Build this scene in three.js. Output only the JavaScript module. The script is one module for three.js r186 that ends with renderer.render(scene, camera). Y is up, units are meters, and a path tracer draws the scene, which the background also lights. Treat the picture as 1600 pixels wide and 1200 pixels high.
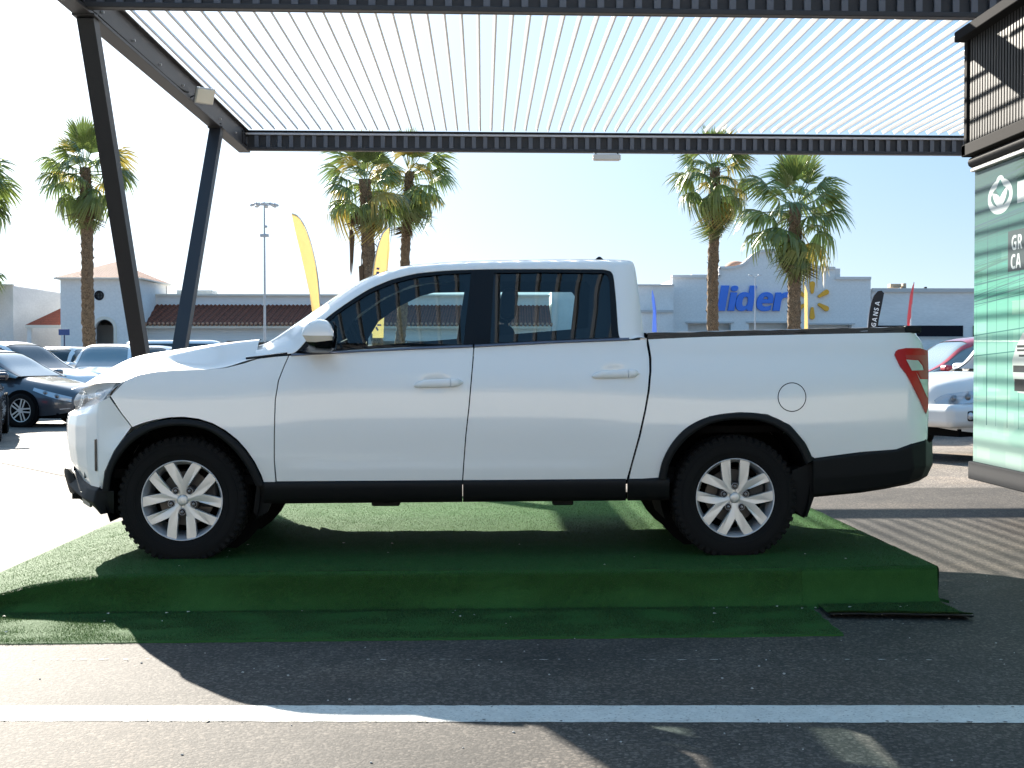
import * as THREE from 'three';
import { RoundedBoxGeometry } from 'three/addons/geometries/RoundedBoxGeometry.js';
import { mergeGeometries, toCreasedNormals } from 'three/addons/utils/BufferGeometryUtils.js';
import { TextGeometry } from 'three/addons/geometries/TextGeometry.js';
import { FontLoader } from 'three/addons/loaders/FontLoader.js';
import { createNoise2D, createNoise3D } from 'simplex-noise';

// ------------------------------------------------------------------ camera, sky, sun, exposure
const F = 2100, EYE = 1.35, YAW = -0.04665, PITCH = -0.02048, PRX = 853, PRY = 600;   // lens of the photograph, in its own pixels
const scene = new THREE.Scene();
const camera = new THREE.PerspectiveCamera(2 * Math.atan(639.75 / F) * 180 / Math.PI, 4 / 3, 0.1, 2000);
camera.position.set(0, EYE, 0);
camera.rotation.order = 'YXZ';
camera.rotation.set(PITCH, YAW, 0);
camera.setViewOffset(1706, 1279.5, 0, 39.75, 1600, 1200);
camera.updateMatrixWorld(true);
const renderer = new THREE.WebGLRenderer({ antialias: true });
renderer.setSize(1024, 768);
renderer.toneMapping = THREE.LinearToneMapping;
renderer.toneMappingExposure = 3.6;
renderer.shadowMap.enabled = true;
renderer.shadowMap.type = THREE.PCFSoftShadowMap;

const SUN = new THREE.Vector3(-0.995, 1, -2.03).normalize();
{
  const W = 1024, Hh = 512, data = new Float32Array(W * Hh * 4), d = new THREE.Vector3();
  const mix = (a, b, t) => a + (b - a) * t, st = (a, b, x) => { const t = Math.min(1, Math.max(0, (x - a) / (b - a))); return t * t * (3 - 2 * t); };
  for (let j = 0; j < Hh; j++) for (let i = 0; i < W; i++) {
    const th = (0.5 - (j + 0.5) / Hh) * -Math.PI, ph = ((i + 0.5) / W - 0.5) * 2 * Math.PI;   // row 0 is the lowest
    d.set(Math.cos(th) * Math.cos(ph), Math.sin(th), Math.cos(th) * Math.sin(ph));
    const cs = d.dot(SUN), el = Math.max(0, d.y), ang = Math.acos(Math.max(-1, Math.min(1, cs)));
    const air = Math.exp(-el * 9.0);                                   // thickness of air towards the horizon
    const glow = 1.0 * Math.exp(-ang * 4.1) + 0.03 * Math.exp(-ang * 1.5);
    const zen = [0.050, 0.134, 0.250], hor = [0.238, 0.290, 0.305];
    const k = 0.92 + 0.16 * cs * cs;
    const c = [0, 1, 2].map((n) => mix(zen[n], hor[n], air) * k + glow * [1.06, 0.98, 0.86][n]);
    if (d.y < 0) for (let n = 0; n < 3; n++) c[n] = mix(c[n], [0.15, 0.15, 0.15][n], st(0, 0.15, -d.y));
    const o = (j * W + i) * 4;
    data[o] = c[0]; data[o + 1] = c[1]; data[o + 2] = c[2]; data[o + 3] = 1;
  }
  const t = new THREE.DataTexture(data, W, Hh, THREE.RGBAFormat, THREE.FloatType);
  t.mapping = THREE.EquirectangularReflectionMapping; t.colorSpace = THREE.LinearSRGBColorSpace;
  t.magFilter = t.minFilter = THREE.LinearFilter; t.needsUpdate = true;
  scene.background = t; scene.environment = t;
}
const sun = new THREE.DirectionalLight(new THREE.Color(1, 0.93, 0.82), 5);
sun.position.copy(SUN).multiplyScalar(80).add(new THREE.Vector3(0, 0, -12));
sun.target.position.set(0, 0, -12);
sun.castShadow = true; sun.shadow.radius = 0.7; sun.shadow.mapSize.set(4096, 4096);
Object.assign(sun.shadow.camera, { left: -40, right: 40, top: 40, bottom: -40, near: 1, far: 250 });
scene.add(sun, sun.target);

// ------------------------------------------------------------------ helpers
function rng(seed) { let s = seed >>> 0; return () => { s = (s + 0x6D2B79F5) >>> 0; let t = s; t = Math.imul(t ^ (t >>> 15), t | 1); t ^= t + Math.imul(t ^ (t >>> 7), t | 61); return ((t ^ (t >>> 14)) >>> 0) / 4294967296; }; }
const noise2 = createNoise2D(rng(11)), noise3 = createNoise3D(rng(12));
const lerp = (a, b, t) => a + (b - a) * t, clamp = (x, a = 0, b = 1) => Math.min(b, Math.max(a, x));
const smooth = (a, b, x) => { const t = clamp((x - a) / (b - a)); return t * t * (3 - 2 * t); };
const V = (...a) => new THREE.Vector3(...a);
const _d = V();
/** the place that a pixel of the photograph shows, when it stands the given number of metres in front (along -z) */
function P(px, py, depth) {
  _d.set((px - PRX) / F, (PRY - py) / F, -1).applyQuaternion(camera.quaternion);
  const k = -depth / _d.z; return V(_d.x * k, EYE + _d.y * k, -depth);
}
/** the place on the level y that a pixel shows */
function G(px, py, y = 0) {
  _d.set((px - PRX) / F, (PRY - py) / F, -1).applyQuaternion(camera.quaternion);
  const k = (y - EYE) / _d.y; return V(_d.x * k, y, _d.z * k);
}
const names = {};
const numbered = (n) => { const k = names[n] ?? 0; names[n] = k + 1; return k ? n + '_' + String(k).padStart(3, '0') : n; };
function mesh(name, geo, mat, parent) {
  const m = new THREE.Mesh(Array.isArray(geo) ? merge(geo) : geo, mat); m.name = parent ? name : numbered(name);
  m.castShadow = m.receiveShadow = true; (parent ?? scene).add(m); return m;
}
function thing(name, label, category, pos = [0, 0, 0], turn = 0, group) {
  const o = new THREE.Group(); o.name = numbered(name); o.position.set(...pos); o.rotation.y = turn;
  o.userData = { label, category }; if (group) o.userData.group = group; scene.add(o); return o;
}
function struct(name, geo, mat) { const m = mesh(name, geo, mat); m.userData.kind = 'structure'; return m; }
function copy(o, label) { const c = o.clone(); c.name = numbered(o.name.replace(/_\d{3}$/, '')); c.userData = { ...o.userData, label: label ?? o.userData.label }; scene.add(c); return c; }
function merge(list) {
  list = list.map((g) => { g = g.index ? g.toNonIndexed() : g; for (const k of Object.keys(g.attributes)) if (!['position', 'normal', 'uv', 'color'].includes(k)) g.deleteAttribute(k);
    if (!g.attributes.uv) g.setAttribute('uv', new THREE.BufferAttribute(new Float32Array(g.attributes.position.count * 2), 2)); return g; });
  return mergeGeometries(list);
}
const box = (w, h, d, x = 0, y = 0, z = 0) => new THREE.BoxGeometry(w, h, d).translate(x, y, z);
const rbox = (w, h, d, r, x = 0, y = 0, z = 0, s = 2) => new RoundedBoxGeometry(w, h, d, s, r).translate(x, y, z);
const cyl = (r0, r1, h, n = 16, x = 0, y = 0, z = 0) => new THREE.CylinderGeometry(r0, r1, h, n).translate(x, y, z);
/** a bar with a rectangular section between two points */
function bar(a, b, w, h, up = V(0, 1, 0)) {
  const dir = V().subVectors(b, a), L = dir.length(); dir.normalize();
  const sx = V().crossVectors(up, dir).normalize(), sy = V().crossVectors(dir, sx);
  return new THREE.BoxGeometry(w, h, L).applyMatrix4(new THREE.Matrix4().makeBasis(sx, sy, dir).setPosition(V().addVectors(a, b).multiplyScalar(0.5)));
}
function rod(a, b, r, n = 8, r2 = r) {
  const dir = V().subVectors(b, a), L = dir.length();
  return new THREE.CylinderGeometry(r2, r, L, n).applyQuaternion(new THREE.Quaternion().setFromUnitVectors(V(0, 1, 0), dir.normalize())).translate(...V().addVectors(a, b).multiplyScalar(0.5).toArray());
}
const tube = (pts, r, n = 24, m = 6) => new THREE.TubeGeometry(new THREE.CatmullRomCurve3(pts), n, r, m, false);
/** a sheet over u, v in 0..1; skirt = depth of a return flange along its rim, along dir */
function patch(fn, nu, nv, o = {}) {
  const pos = [], uv = [], idx = [], W = nu + 1;
  for (let j = 0; j <= nv; j++) for (let i = 0; i <= nu; i++) { const p = fn(i / nu, j / nv); pos.push(p[0], p[1], p[2]); uv.push(p[3] ?? i / nu, p[4] ?? j / nv); }
  for (let j = 0; j < nv; j++) for (let i = 0; i < nu; i++) { const a = j * W + i; idx.push(a, a + 1, a + W + 1, a, a + W + 1, a + W); }
  const g = new THREE.BufferGeometry();
  g.setAttribute('position', new THREE.Float32BufferAttribute(pos, 3)); g.setAttribute('uv', new THREE.Float32BufferAttribute(uv, 2));
  g.setIndex(o.flip ? idx.flatMap((_, k) => (k % 3 ? [] : [idx[k], idx[k + 2], idx[k + 1]])) : idx);
  g.computeVertexNormals();
  if (!o.skirt) return g;
  const rim = []; for (let i = 0; i < nu; i++) rim.push(i); for (let j = 0; j < nv; j++) rim.push(j * W + nu);
  for (let i = nu; i > 0; i--) rim.push(nv * W + i); for (let j = nv; j > 0; j--) rim.push(j * W);
  const sp = [], si = [], d = o.dir ?? [0, 0, -1], n = rim.length;
  for (const r of rim) { const [x, y, z] = [pos[r * 3], pos[r * 3 + 1], pos[r * 3 + 2]]; sp.push(x, y, z, x + d[0] * o.skirt, y + d[1] * o.skirt, z + d[2] * o.skirt); }
  for (let k = 0; k < n; k++) { const a = k * 2, b = ((k + 1) % n) * 2; si.push(a, a + 1, b + 1, a, b + 1, b); }
  const s = new THREE.BufferGeometry(); s.setAttribute('position', new THREE.Float32BufferAttribute(sp, 3)); s.setIndex(si); s.computeVertexNormals();
  return merge([g, s]);
}
/** polyline by arc length: t in 0..1 -> point (arrays of any size) */
function along(pts) {
  const L = [0]; for (let i = 1; i < pts.length; i++) L.push(L[i - 1] + Math.hypot(...pts[i].map((c, k) => c - pts[i - 1][k])));
  const T = L[L.length - 1];
  return (t) => { const s = clamp(t) * T; let i = 1; while (i < pts.length - 1 && L[i] < s) i++; const f = (s - L[i - 1]) / (L[i] - L[i - 1] || 1); return pts[i].map((c, k) => lerp(pts[i - 1][k], c, f)); };
}
/** a smooth run through points (arrays of 2 or 3), as n + 1 points */
function spline(pts, n, tension = 0.5) {
  const c = new THREE.CatmullRomCurve3(pts.map((p) => V(p[0], p[1], p[2] ?? 0)), false, 'catmullrom', tension);
  return Array.from({ length: n + 1 }, (_, i) => { const p = c.getPoint(i / n); return pts[0].length > 2 ? [p.x, p.y, p.z] : [p.x, p.y]; });
}
/** rows of equally many points, filled in smoothly or straight */
function loft(rows, nu, nv, o = {}) {
  const R = rows.map((r) => (o.smoothU ? spline(r, nu) : Array.from({ length: nu + 1 }, (_, i) => { const s = (i / nu) * (r.length - 1), k = Math.min(r.length - 2, Math.floor(s)); return r[k].map((c, n) => lerp(c, r[k + 1][n], s - k)); })));
  const cols = Array.from({ length: nu + 1 }, (_, i) => { const c = R.map((r) => r[i]); return o.smoothV ? spline(c, nv) : Array.from({ length: nv + 1 }, (_, j) => { const s = (j / nv) * (c.length - 1), k = Math.min(c.length - 2, Math.floor(s)); return c[k].map((q, n) => lerp(q, c[k + 1][n], s - k)); }); });
  return patch((u, v) => cols[Math.round(u * nu)][Math.round(v * nv)], nu, nv, o);
}
const interp = (tab) => (x) => { if (x <= tab[0][0]) return tab[0][1]; for (let i = 1; i < tab.length; i++) if (x <= tab[i][0]) return lerp(tab[i - 1][1], tab[i][1], (x - tab[i - 1][0]) / (tab[i][0] - tab[i - 1][0])); return tab[tab.length - 1][1]; };
/** monotone smooth table */
const sinterp = (tab) => { const n = tab.length, m = [];
  for (let i = 0; i < n; i++) { const a = i ? (tab[i][1] - tab[i - 1][1]) / (tab[i][0] - tab[i - 1][0]) : null, b = i < n - 1 ? (tab[i + 1][1] - tab[i][1]) / (tab[i + 1][0] - tab[i][0]) : null; m.push(a === null ? b : b === null ? a : a * b <= 0 ? 0 : 2 * a * b / (a + b)); }
  return (x) => { if (x <= tab[0][0]) return tab[0][1]; if (x >= tab[n - 1][0]) return tab[n - 1][1]; let i = 1; while (tab[i][0] < x) i++; const h = tab[i][0] - tab[i - 1][0], t = (x - tab[i - 1][0]) / h, t2 = t * t, t3 = t2 * t;
    return (2 * t3 - 3 * t2 + 1) * tab[i - 1][1] + (t3 - 2 * t2 + t) * h * m[i - 1] + (-2 * t3 + 3 * t2) * tab[i][1] + (t3 - t2) * h * m[i]; }; };
function extrude(pts, depth, bevel = 0, o = {}) {
  const s = new THREE.Shape(pts.map((p) => new THREE.Vector2(p[0], p[1])));
  for (const h of o.holes ?? []) s.holes.push(new THREE.Path(h.map((p) => new THREE.Vector2(p[0], p[1]))));
  return new THREE.ExtrudeGeometry(s, { depth, bevelEnabled: bevel > 0, bevelSize: bevel, bevelThickness: bevel, bevelOffset: -bevel, bevelSegments: o.seg ?? 2, curveSegments: 12 });
}
/** mirror in z, keeping faces outward */
function mirrorZ(g) {
  g = (g.index ? g.toNonIndexed() : g.clone()); const p = g.attributes.position, nn = g.attributes.normal;
  for (let i = 0; i < p.count; i++) { p.setZ(i, -p.getZ(i)); nn.setZ(i, -nn.getZ(i)); }
  for (const a of Object.values(g.attributes)) for (let i = 0; i < a.count; i += 3) for (let k = 0; k < a.itemSize; k++) { const q = a.array, x = (i + 1) * a.itemSize + k, y = (i + 2) * a.itemSize + k; [q[x], q[y]] = [q[y], q[x]]; }
  return g;
}
// ------------------------------------------------------------------ textures and materials
function tex(size, fn, o = {}) {          // fn(x, y in 0..1) -> [r, g, b] sRGB 0..1
  const d = new Uint8Array(size * size * 4);
  for (let j = 0; j < size; j++) for (let i = 0; i < size; i++) { const c = fn(i / size, j / size), k = (j * size + i) * 4; d[k] = clamp(c[0]) * 255; d[k + 1] = clamp(c[1]) * 255; d[k + 2] = clamp(c[2]) * 255; d[k + 3] = 255; }
  const t = new THREE.DataTexture(d, size, size); t.wrapS = t.wrapT = THREE.RepeatWrapping; t.magFilter = THREE.LinearFilter; t.minFilter = THREE.LinearMipmapLinearFilter; t.generateMipmaps = true;
  if (o.color) t.colorSpace = THREE.SRGBColorSpace; t.needsUpdate = true; return t;
}
function canvasTex(w, h, draw, color = true) { const c = document.createElement('canvas'); c.width = w; c.height = h; draw(c.getContext('2d'), w, h); const t = new THREE.CanvasTexture(c); if (color) t.colorSpace = THREE.SRGBColorSpace; t.anisotropy = 8; return t; }
/** noise that repeats over 0..1 */
const tnoise = (x, y, f) => { const a = x * 2 * Math.PI, b = y * 2 * Math.PI, r = f / (2 * Math.PI); return noise4t(Math.cos(a) * r, Math.sin(a) * r, Math.cos(b) * r, Math.sin(b) * r); };
const noise4t = (() => { const n = createNoise3D(rng(5)), m = createNoise3D(rng(6)); return (a, b, c, d) => 0.7 * (n(a + 3.1, b + c * 0.73, d - a * 0.41) * 0.7 + m(c, d + b * 0.57, a + 7.7) * 0.7); })();
const lin = (r, g, b) => new THREE.Color().setRGB(r, g, b);
const std = (color, roughness = 0.6, metalness = 0, o = {}) => new THREE.MeshStandardMaterial({ color, roughness, metalness, ...o });
const matt = (color, roughness, k = 0.3, o = {}) => new THREE.MeshPhysicalMaterial({ color, roughness, specularIntensity: k, ...o });
const phys = (o) => new THREE.MeshPhysicalMaterial(o);
// ------------------------------------------------------------------ ground
const M = {};
{
  const r = rng(21), N = 1024, hgt = new Float32Array(N * N);
  // chips of stone of several sizes set in bitumen, wrapping at the edges
  const col = new Float32Array(N * N).fill(0.20);
  for (let k = 0; k < 52000; k++) {
    const x = r() * N, y = r() * N, rad = 1.0 + 5.2 * Math.pow(r(), 3.0), hh = 0.35 + 0.65 * r(), c = 0.20 + 0.38 * Math.pow(r(), 1.4), ex = 0.7 + 0.6 * r();
    const R = Math.ceil(rad * 1.4);
    for (let j = -R; j <= R; j++) for (let i = -R; i <= R; i++) { const q = Math.hypot(i * ex, j / ex) / rad; if (q < 1) { const a = ((Math.floor(y + j) + N) % N) * N + ((Math.floor(x + i) + N) % N); const v = hh * Math.sqrt(1 - q * q); if (v > hgt[a]) { hgt[a] = v; col[a] = c; } } }
  }
  const map = tex(N, (x, y) => { const a = Math.floor(y * N) * N + Math.floor(x * N), g = col[a] * (0.84 + 0.16 * hgt[a]) + 0.03 * tnoise(x, y, 9); return [g * 1.06 + 0.27, g * 1.02 + 0.27, g * 0.97 + 0.27]; }, { color: true });
  const bump = tex(N, (x, y) => { const v = hgt[Math.floor(y * N) * N + Math.floor(x * N)]; return [v, v, v]; });
  M.asphalt = matt(0xffffff, 0.80, 0.55, { map, bumpMap: bump, bumpScale: 0.0008, vertexColors: true });
  // one sheet, fine near the camera, reaching the horizon
  const xs = [], zs = [];
  for (let x = -12; x <= 12.01; x += 0.16) xs.push(x); for (const e of [15, 20, 28, 40, 60, 100, 200, 420]) { xs.push(e); xs.unshift(-e); }
  for (let z = -26; z <= 2.01; z += 0.16) zs.push(z); for (const e of [5, 10, 20, 40, 100, 420]) zs.push(e); for (const e of [-30, -40, -55, -80, -120, -200, -420]) zs.unshift(e);
  const pos = [], uv = [], cc = [], idx = [];
  for (const z of zs) for (const x of xs) {
    pos.push(x, 0, z); uv.push(x / 1.7, z / 1.7);
    // dusty and oily patches: matter on the road, with its own outlines
    const n = 0.55 * noise2(x * 0.35, z * 0.35) + 0.3 * noise2(x * 1.1 + 9, z * 1.1) + 0.2 * noise2(x * 3.1, z * 3.1 + 4);
    let k = 0.80 + 0.20 * n + 0.10 * noise2(x * 7, z * 7); const oil = smooth(0.45, 0.75, noise2(x * 0.8 + 31, z * 0.8 + 7)); k *= 1 - 0.30 * oil;
    const litLot = z < -31 ? 1 : z < -13.6 ? 0.42 : 0; k *= 1 + 5.2 * litLot;          // sunlit brightness put into the far ground colour, to bounce onto the facades
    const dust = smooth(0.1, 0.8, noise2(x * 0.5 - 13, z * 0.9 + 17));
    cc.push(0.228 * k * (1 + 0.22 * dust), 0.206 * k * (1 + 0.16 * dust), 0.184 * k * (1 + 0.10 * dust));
  }
  for (let j = 0; j < zs.length - 1; j++) for (let i = 0; i < xs.length - 1; i++) { const a = j * xs.length + i, b = a + xs.length; idx.push(a, b, a + 1, a + 1, b, b + 1); }
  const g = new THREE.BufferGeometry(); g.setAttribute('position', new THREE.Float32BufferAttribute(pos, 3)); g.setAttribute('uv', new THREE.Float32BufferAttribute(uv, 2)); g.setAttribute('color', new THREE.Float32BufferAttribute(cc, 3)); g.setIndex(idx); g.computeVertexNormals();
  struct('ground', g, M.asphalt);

  // painted lines: worn paint with ragged rims
  const pr = rng(77), paintMap = tex(512, (x, y) => { const v = 0.86 + 0.05 * tnoise(x, y, 8) + 0.05 * tnoise(x, y, 40) - 0.25 * smooth(0.35, 0.7, tnoise(x + 0.3, y, 60)); return [v, v * 0.995, v * 0.97]; }, { color: true });
  M.paint = std(lin(0.74, 0.74, 0.72), 0.6, 0, { map: paintMap, bumpMap: bump, bumpScale: 0.0012 });
  const line = (x0, x1, ZN, ZF2, y, wob) => { const n = Math.round((x1 - x0) / 0.03), p = [], u = [], ix = [];
    for (let i = 0; i <= n; i++) { const x = lerp(x0, x1, i / n), zn = ZN(x), zf = ZF2(x), e = wob * (noise2(x * 9, 1) + 0.6 * noise2(x * 31, 1)), f = wob * (noise2(x * 9, 6) + 0.6 * noise2(x * 31, 6)); p.push(x, y, zn + e, x, y, zf + f); u.push(x / 0.9, zn / 0.9, x / 0.9, zf / 0.9); }
    for (let i = 0; i < n; i++) { const a = i * 2; ix.push(a, a + 2, a + 1, a + 1, a + 2, a + 3); }
    const q = new THREE.BufferGeometry(); q.setAttribute('position', new THREE.Float32BufferAttribute(p, 3)); q.setAttribute('uv', new THREE.Float32BufferAttribute(u, 2)); q.setIndex(ix); q.computeVertexNormals(); return q; };
  const thru = (a, b) => (x) => lerp(a.z, b.z, (x - a.x) / (b.x - a.x)), zn = thru(G(0, 1127), G(1600, 1130)), zf = thru(G(0, 1103), G(1600, 1102.5));
  struct('painted_line', line(-9, 9, zn, zf, 0.0016, 0.004), M.paint);
  // last flecks of an older line, and small bits of litter
  const fl = []; const zo = thru(G(0, 1031), G(1600, 1032));
  const fleck = (x, z, a, b, t) => { const n = 7, s = new THREE.Shape(); for (let k = 0; k < n; k++) { const w = k / n * 6.283, q = 0.6 + 0.4 * pr(); s[k ? 'lineTo' : 'moveTo'](Math.cos(w) * a * q, Math.sin(w) * b * q); } return new THREE.ShapeGeometry(s).rotateX(-Math.PI / 2).rotateY(t).translate(x, 0.004, z); };
  for (let x = -2; x < 3.6; x += 0.02 + 0.20 * pr() * pr()) if (noise2(x * 1.7, 3) > -0.25) fl.push(fleck(x, zo(x) + 0.012 * (pr() - 0.5), 0.006 + 0.028 * pr() * pr(), 0.002 + 0.004 * pr(), 0));
  struct('faded_line', fl, M.paint);
  const ch = []; for (let k = 0; k < 90; k++) { const x = -3 + 6.4 * pr(), e = pr() < 0.5 ? zf(x) + 0.05 * pr() * pr() : zn(x) - 0.05 * pr() * pr(); ch.push(fleck(x, e, 0.004 + 0.016 * pr() * pr(), 0.003 + 0.006 * pr(), pr() * 3)); } for (const g of ch) g.translate(0, 0.0015, 0);
  struct('paint_chips', ch, std(lin(0.075, 0.070, 0.066), 0.95));
  // joints in the paving of the car park on the left
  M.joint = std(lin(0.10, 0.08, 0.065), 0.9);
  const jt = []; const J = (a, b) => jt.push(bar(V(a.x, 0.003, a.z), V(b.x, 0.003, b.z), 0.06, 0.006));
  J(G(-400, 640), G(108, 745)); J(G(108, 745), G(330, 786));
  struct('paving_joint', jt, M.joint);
  const gr = [], lr = rng(5);
  for (let k = 0; k < 260; k++) { const x = -4 + 9 * lr(), z = -4.2 - 5 * lr(), s = 0.003 + 0.006 * lr() * lr(); gr.push(new THREE.IcosahedronGeometry(s, 0).scale(1, 0.6, 1).rotateY(lr() * 6).translate(x, s * 0.4, z)); }
  const gg = mesh('loose_gravel', gr, std(lin(0.4, 0.38, 0.35), 0.9)); gg.userData = { kind: 'stuff', label: 'loose pale grit scattered on the asphalt in front of the platform', category: 'gravel' };
}
// ------------------------------------------------------------------ carpeted display platform
const DECK = 0.206, ZF = -7.16, ZB = -11.0;
{
  const map = tex(512, (x, y) => { const v = 0.5 + 0.16 * tnoise(x, y, 60) + 0.14 * tnoise(x, y, 150) + 0.08 * tnoise(x, y, 7); return [0.15 + 0.11 * v, 0.27 + 0.16 * v, 0.13 + 0.09 * v]; }, { color: true });
  const bump = tex(512, (x, y) => { const v = 0.5 + 0.3 * tnoise(x, y, 90) + 0.3 * tnoise(x, y, 170); return [v, v, v]; });
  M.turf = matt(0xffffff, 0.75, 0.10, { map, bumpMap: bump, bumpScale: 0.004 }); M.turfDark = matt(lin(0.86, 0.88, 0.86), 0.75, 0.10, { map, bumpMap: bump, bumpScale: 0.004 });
  M.blade = phys({ color: lin(0.066, 0.124, 0.043), roughness: 0.6, specularIntensity: 0.3, side: THREE.DoubleSide, transmission: 0.58, thickness: 0 });
  const hgt = interp([[-3.02, 0], [-2.55, 0.104], [-2.40, 0.146], [-2.2, 0.179], [-2.0, 0.196], [-1.75, DECK], [3, DECK]]);
  const xr = G(1465, 885, DECK).x, zEnd = -7.27;
  const root = thing('display_platform', 'low platform covered in green artificial turf under the white pickup truck', 'platform', [0, 0, 0]);
  const zf = (x) => ZF - 0.0 + (x > 1.75 ? -0.045 * smooth(1.7, 2.5, x) : 0), soft = (x, z) => 0.004 * noise2(x * 1.3, z * 1.3) + 0.003 * noise2(x * 4, z * 4);
  const top = (x, z) => hgt(x) + soft(x, z) * smooth(0, 0.1, hgt(x));
  // deck: bends down over rounded rims at the front and the right
  const R = 0.03;
  mesh('deck', patch((u, v) => { const x = lerp(-3.02, xr, u), z = lerp(zf(x) - R, ZB, v); return [x, top(x, z), z, x / 0.5, z / 0.5]; }, 140, 60), M.turf, root);
  const frontFace = (xa, xb, n, m, o = 0) => mesh('front_face', patch((u, v) => { const x = lerp(xa, xb, u), h = hgt(x), z0 = zf(x) + o; const flare = 0.06 * Math.pow(1 - v, 4);
    const y = Math.min(1, v / 0.8) * Math.max(0, h - R), a = Math.max(0, (v - 0.8) / 0.2) * Math.PI / 2, r = Math.min(R, h);
    return [x, v < 0.8 ? y : Math.max(0, h - r) + Math.sin(a) * r + (o ? 0.002 : 0), z0 + flare - (v < 0.8 ? 0 : r * (1 - Math.cos(a))) + 0.002 * noise2(x * 2.2, v * 2) + 0.004 * noise2(x * 0.9, 7), x / 0.5, v * 0.5]; }, n, 16), m, root);
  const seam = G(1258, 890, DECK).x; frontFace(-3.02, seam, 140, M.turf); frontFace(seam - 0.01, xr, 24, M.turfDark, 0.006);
  mesh('side_face', patch((u, v) => { const z = lerp(zf(xr) - R, ZB, u), a = Math.max(0, (v - 0.8) / 0.2) * Math.PI / 2; return [xr + 0.006 * noise2(z * 2, v) + (v < 0.8 ? R * 0.6 : R * 0.6 - 0.018 * (1 - Math.cos(a))), v < 0.8 ? v / 0.8 * (DECK - R) : DECK - R + Math.sin(a) * R, z, z / 0.5, v * 0.5]; }, 50, 12), M.turf, root);
  mesh('back_face', patch((u, v) => { const x = lerp(-3.02, xr, u); return [x, v * hgt(x), ZB, x / 0.5, v * 0.5]; }, 40, 2), M.turf, root);
  // apron lying in front of the platform
  const qa = G(0, 1007.5), qb = G(1318, 994), zAx = (x) => lerp(qa.z, qb.z, (x - qa.x) / (qb.x - qa.x)), xA = G(1318, 995).x;
  const apron = mesh('turf_apron', patch((u, v) => { const x = lerp(-3.4, lerp(xA, xA + 0.02, v), u), z = lerp(zAx(x), ZF + 0.1, v); return [x + 0.01 * noise2(z * 6, x), 0.012 + 0.004 * noise2(x * 2, z * 3) + (v < 0.02 ? -0.006 : 0), z + (v < 0.5 ? 0.006 * noise2(x * 5, 1) : 0), x / 0.5, z / 0.5]; }, 200, 24, { skirt: 0.02, dir: [0, -1, 0] }), M.turf);
  apron.userData = { label: 'flat strip of green artificial turf lying on the asphalt along the platform front', category: 'turf carpet' };
  // separate mat at the right-hand corner, its front rim curled up
  const a = G(1297, 967), b = G(1522, 970), c = G(1462, 943), d = G(1270, 943);
  const mat = thing('turf_mat', 'small green turf mat with a raised dark front rim at the right platform corner', 'turf mat', [0, 0, 0]);
  const mp = (u, v) => { const p = V().lerpVectors(a, b, u), q = V().lerpVectors(d, c, u); p.lerp(q, v); return [p.x, 0.020 + 0.026 * Math.exp(-v * 14) * (0.75 + 0.25 * Math.sin(u * 3)) + 0.003 * noise2(p.x * 5, p.z * 5), p.z, p.x / 0.5, p.z / 0.5]; };
  mesh('mat_pile', patch(mp, 40, 20), M.turf, mat);
  mesh('backing', patch((u, v) => { const q = mp(u, v); q[1] -= 0.012; return q; }, 40, 20, { skirt: 0.006, dir: [0, -1, 0] }), std(lin(0.012, 0.014, 0.012), 0.8), mat);
  mesh('corner_flap', patch((u, v) => { const p = G(1464 + 19 * u, 942 - 3 * v * (1 - u) + 4 * u); return [p.x, 0.012 + 0.015 * u * v, p.z - 0.10 * v * (1 - u), u, v]; }, 8, 6), M.turf, mat);

  const lt = rng(91), bits = []; for (let k = 0; k < 46; k++) { const x = lerp(-2.6, 2.3, lt()), onDeck = k % 3 === 0, z = onDeck ? lerp(ZF - 0.1, ZF - 1.2, lt()) : ZF + 0.08 + 0.75 * lt() * lt(), s = 0.004 + 0.010 * lt() * lt(); bits.push(new THREE.TetrahedronGeometry(s, 0).scale(1.6, 0.4, 1).rotateY(lt() * 6).translate(x, (onDeck ? DECK : 0.012) + 0.010, z)); }
  const litter = mesh('litter', bits, std(lin(0.55, 0.53, 0.45), 0.9)); litter.userData = { kind: 'stuff', label: 'pale crumbs and bits of dry leaf scattered on the green turf', category: 'litter' };
  // the pile: blades all over the turf in view
  const r = rng(4), spots = [];
  const add = (x, y, z, nx, ny, nz) => spots.push([x, y, z, nx, ny, nz]);
  for (let k = 0; k < 150000; k++) { const x = lerp(-3.0, xr, r()), z = lerp(zf(x), ZB + 0.6 * r(), Math.pow(r(), 1.25)); add(x, top(x, z), z, 0, 1, 0); }
  for (let k = 0; k < 110000; k++) { const x = lerp(-3.0, xr, r()), v = r(), h = hgt(x); add(x, v * h, zf(x) + 0.06 * Math.pow(1 - v, 4), 0, 0.15, 1); }
  const nPlat = spots.length;
  for (let k = 0; k < 130000; k++) { const x = lerp(-3.4, xA, r()), z = lerp(zAx(x), ZF, r()); add(x, 0.012, z, 0, 1, 0); }
  const nA = spots.length;
  for (let k = 0; k < 16000; k++) { const q = mp(r(), r()); add(q[0], q[1], q[2], 0, 1, 0); }
  const bl = new THREE.BufferGeometry();
  bl.setAttribute('position', new THREE.Float32BufferAttribute([-0.0011, 0, 0, 0.0011, 0, 0, 0.0007, 0.55, 0.06, -0.0007, 0.55, 0.06, 0, 1, 0.25].map((v, i) => v), 3)); bl.setIndex([0, 1, 2, 0, 2, 3, 3, 2, 4]); bl.computeVertexNormals();
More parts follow.
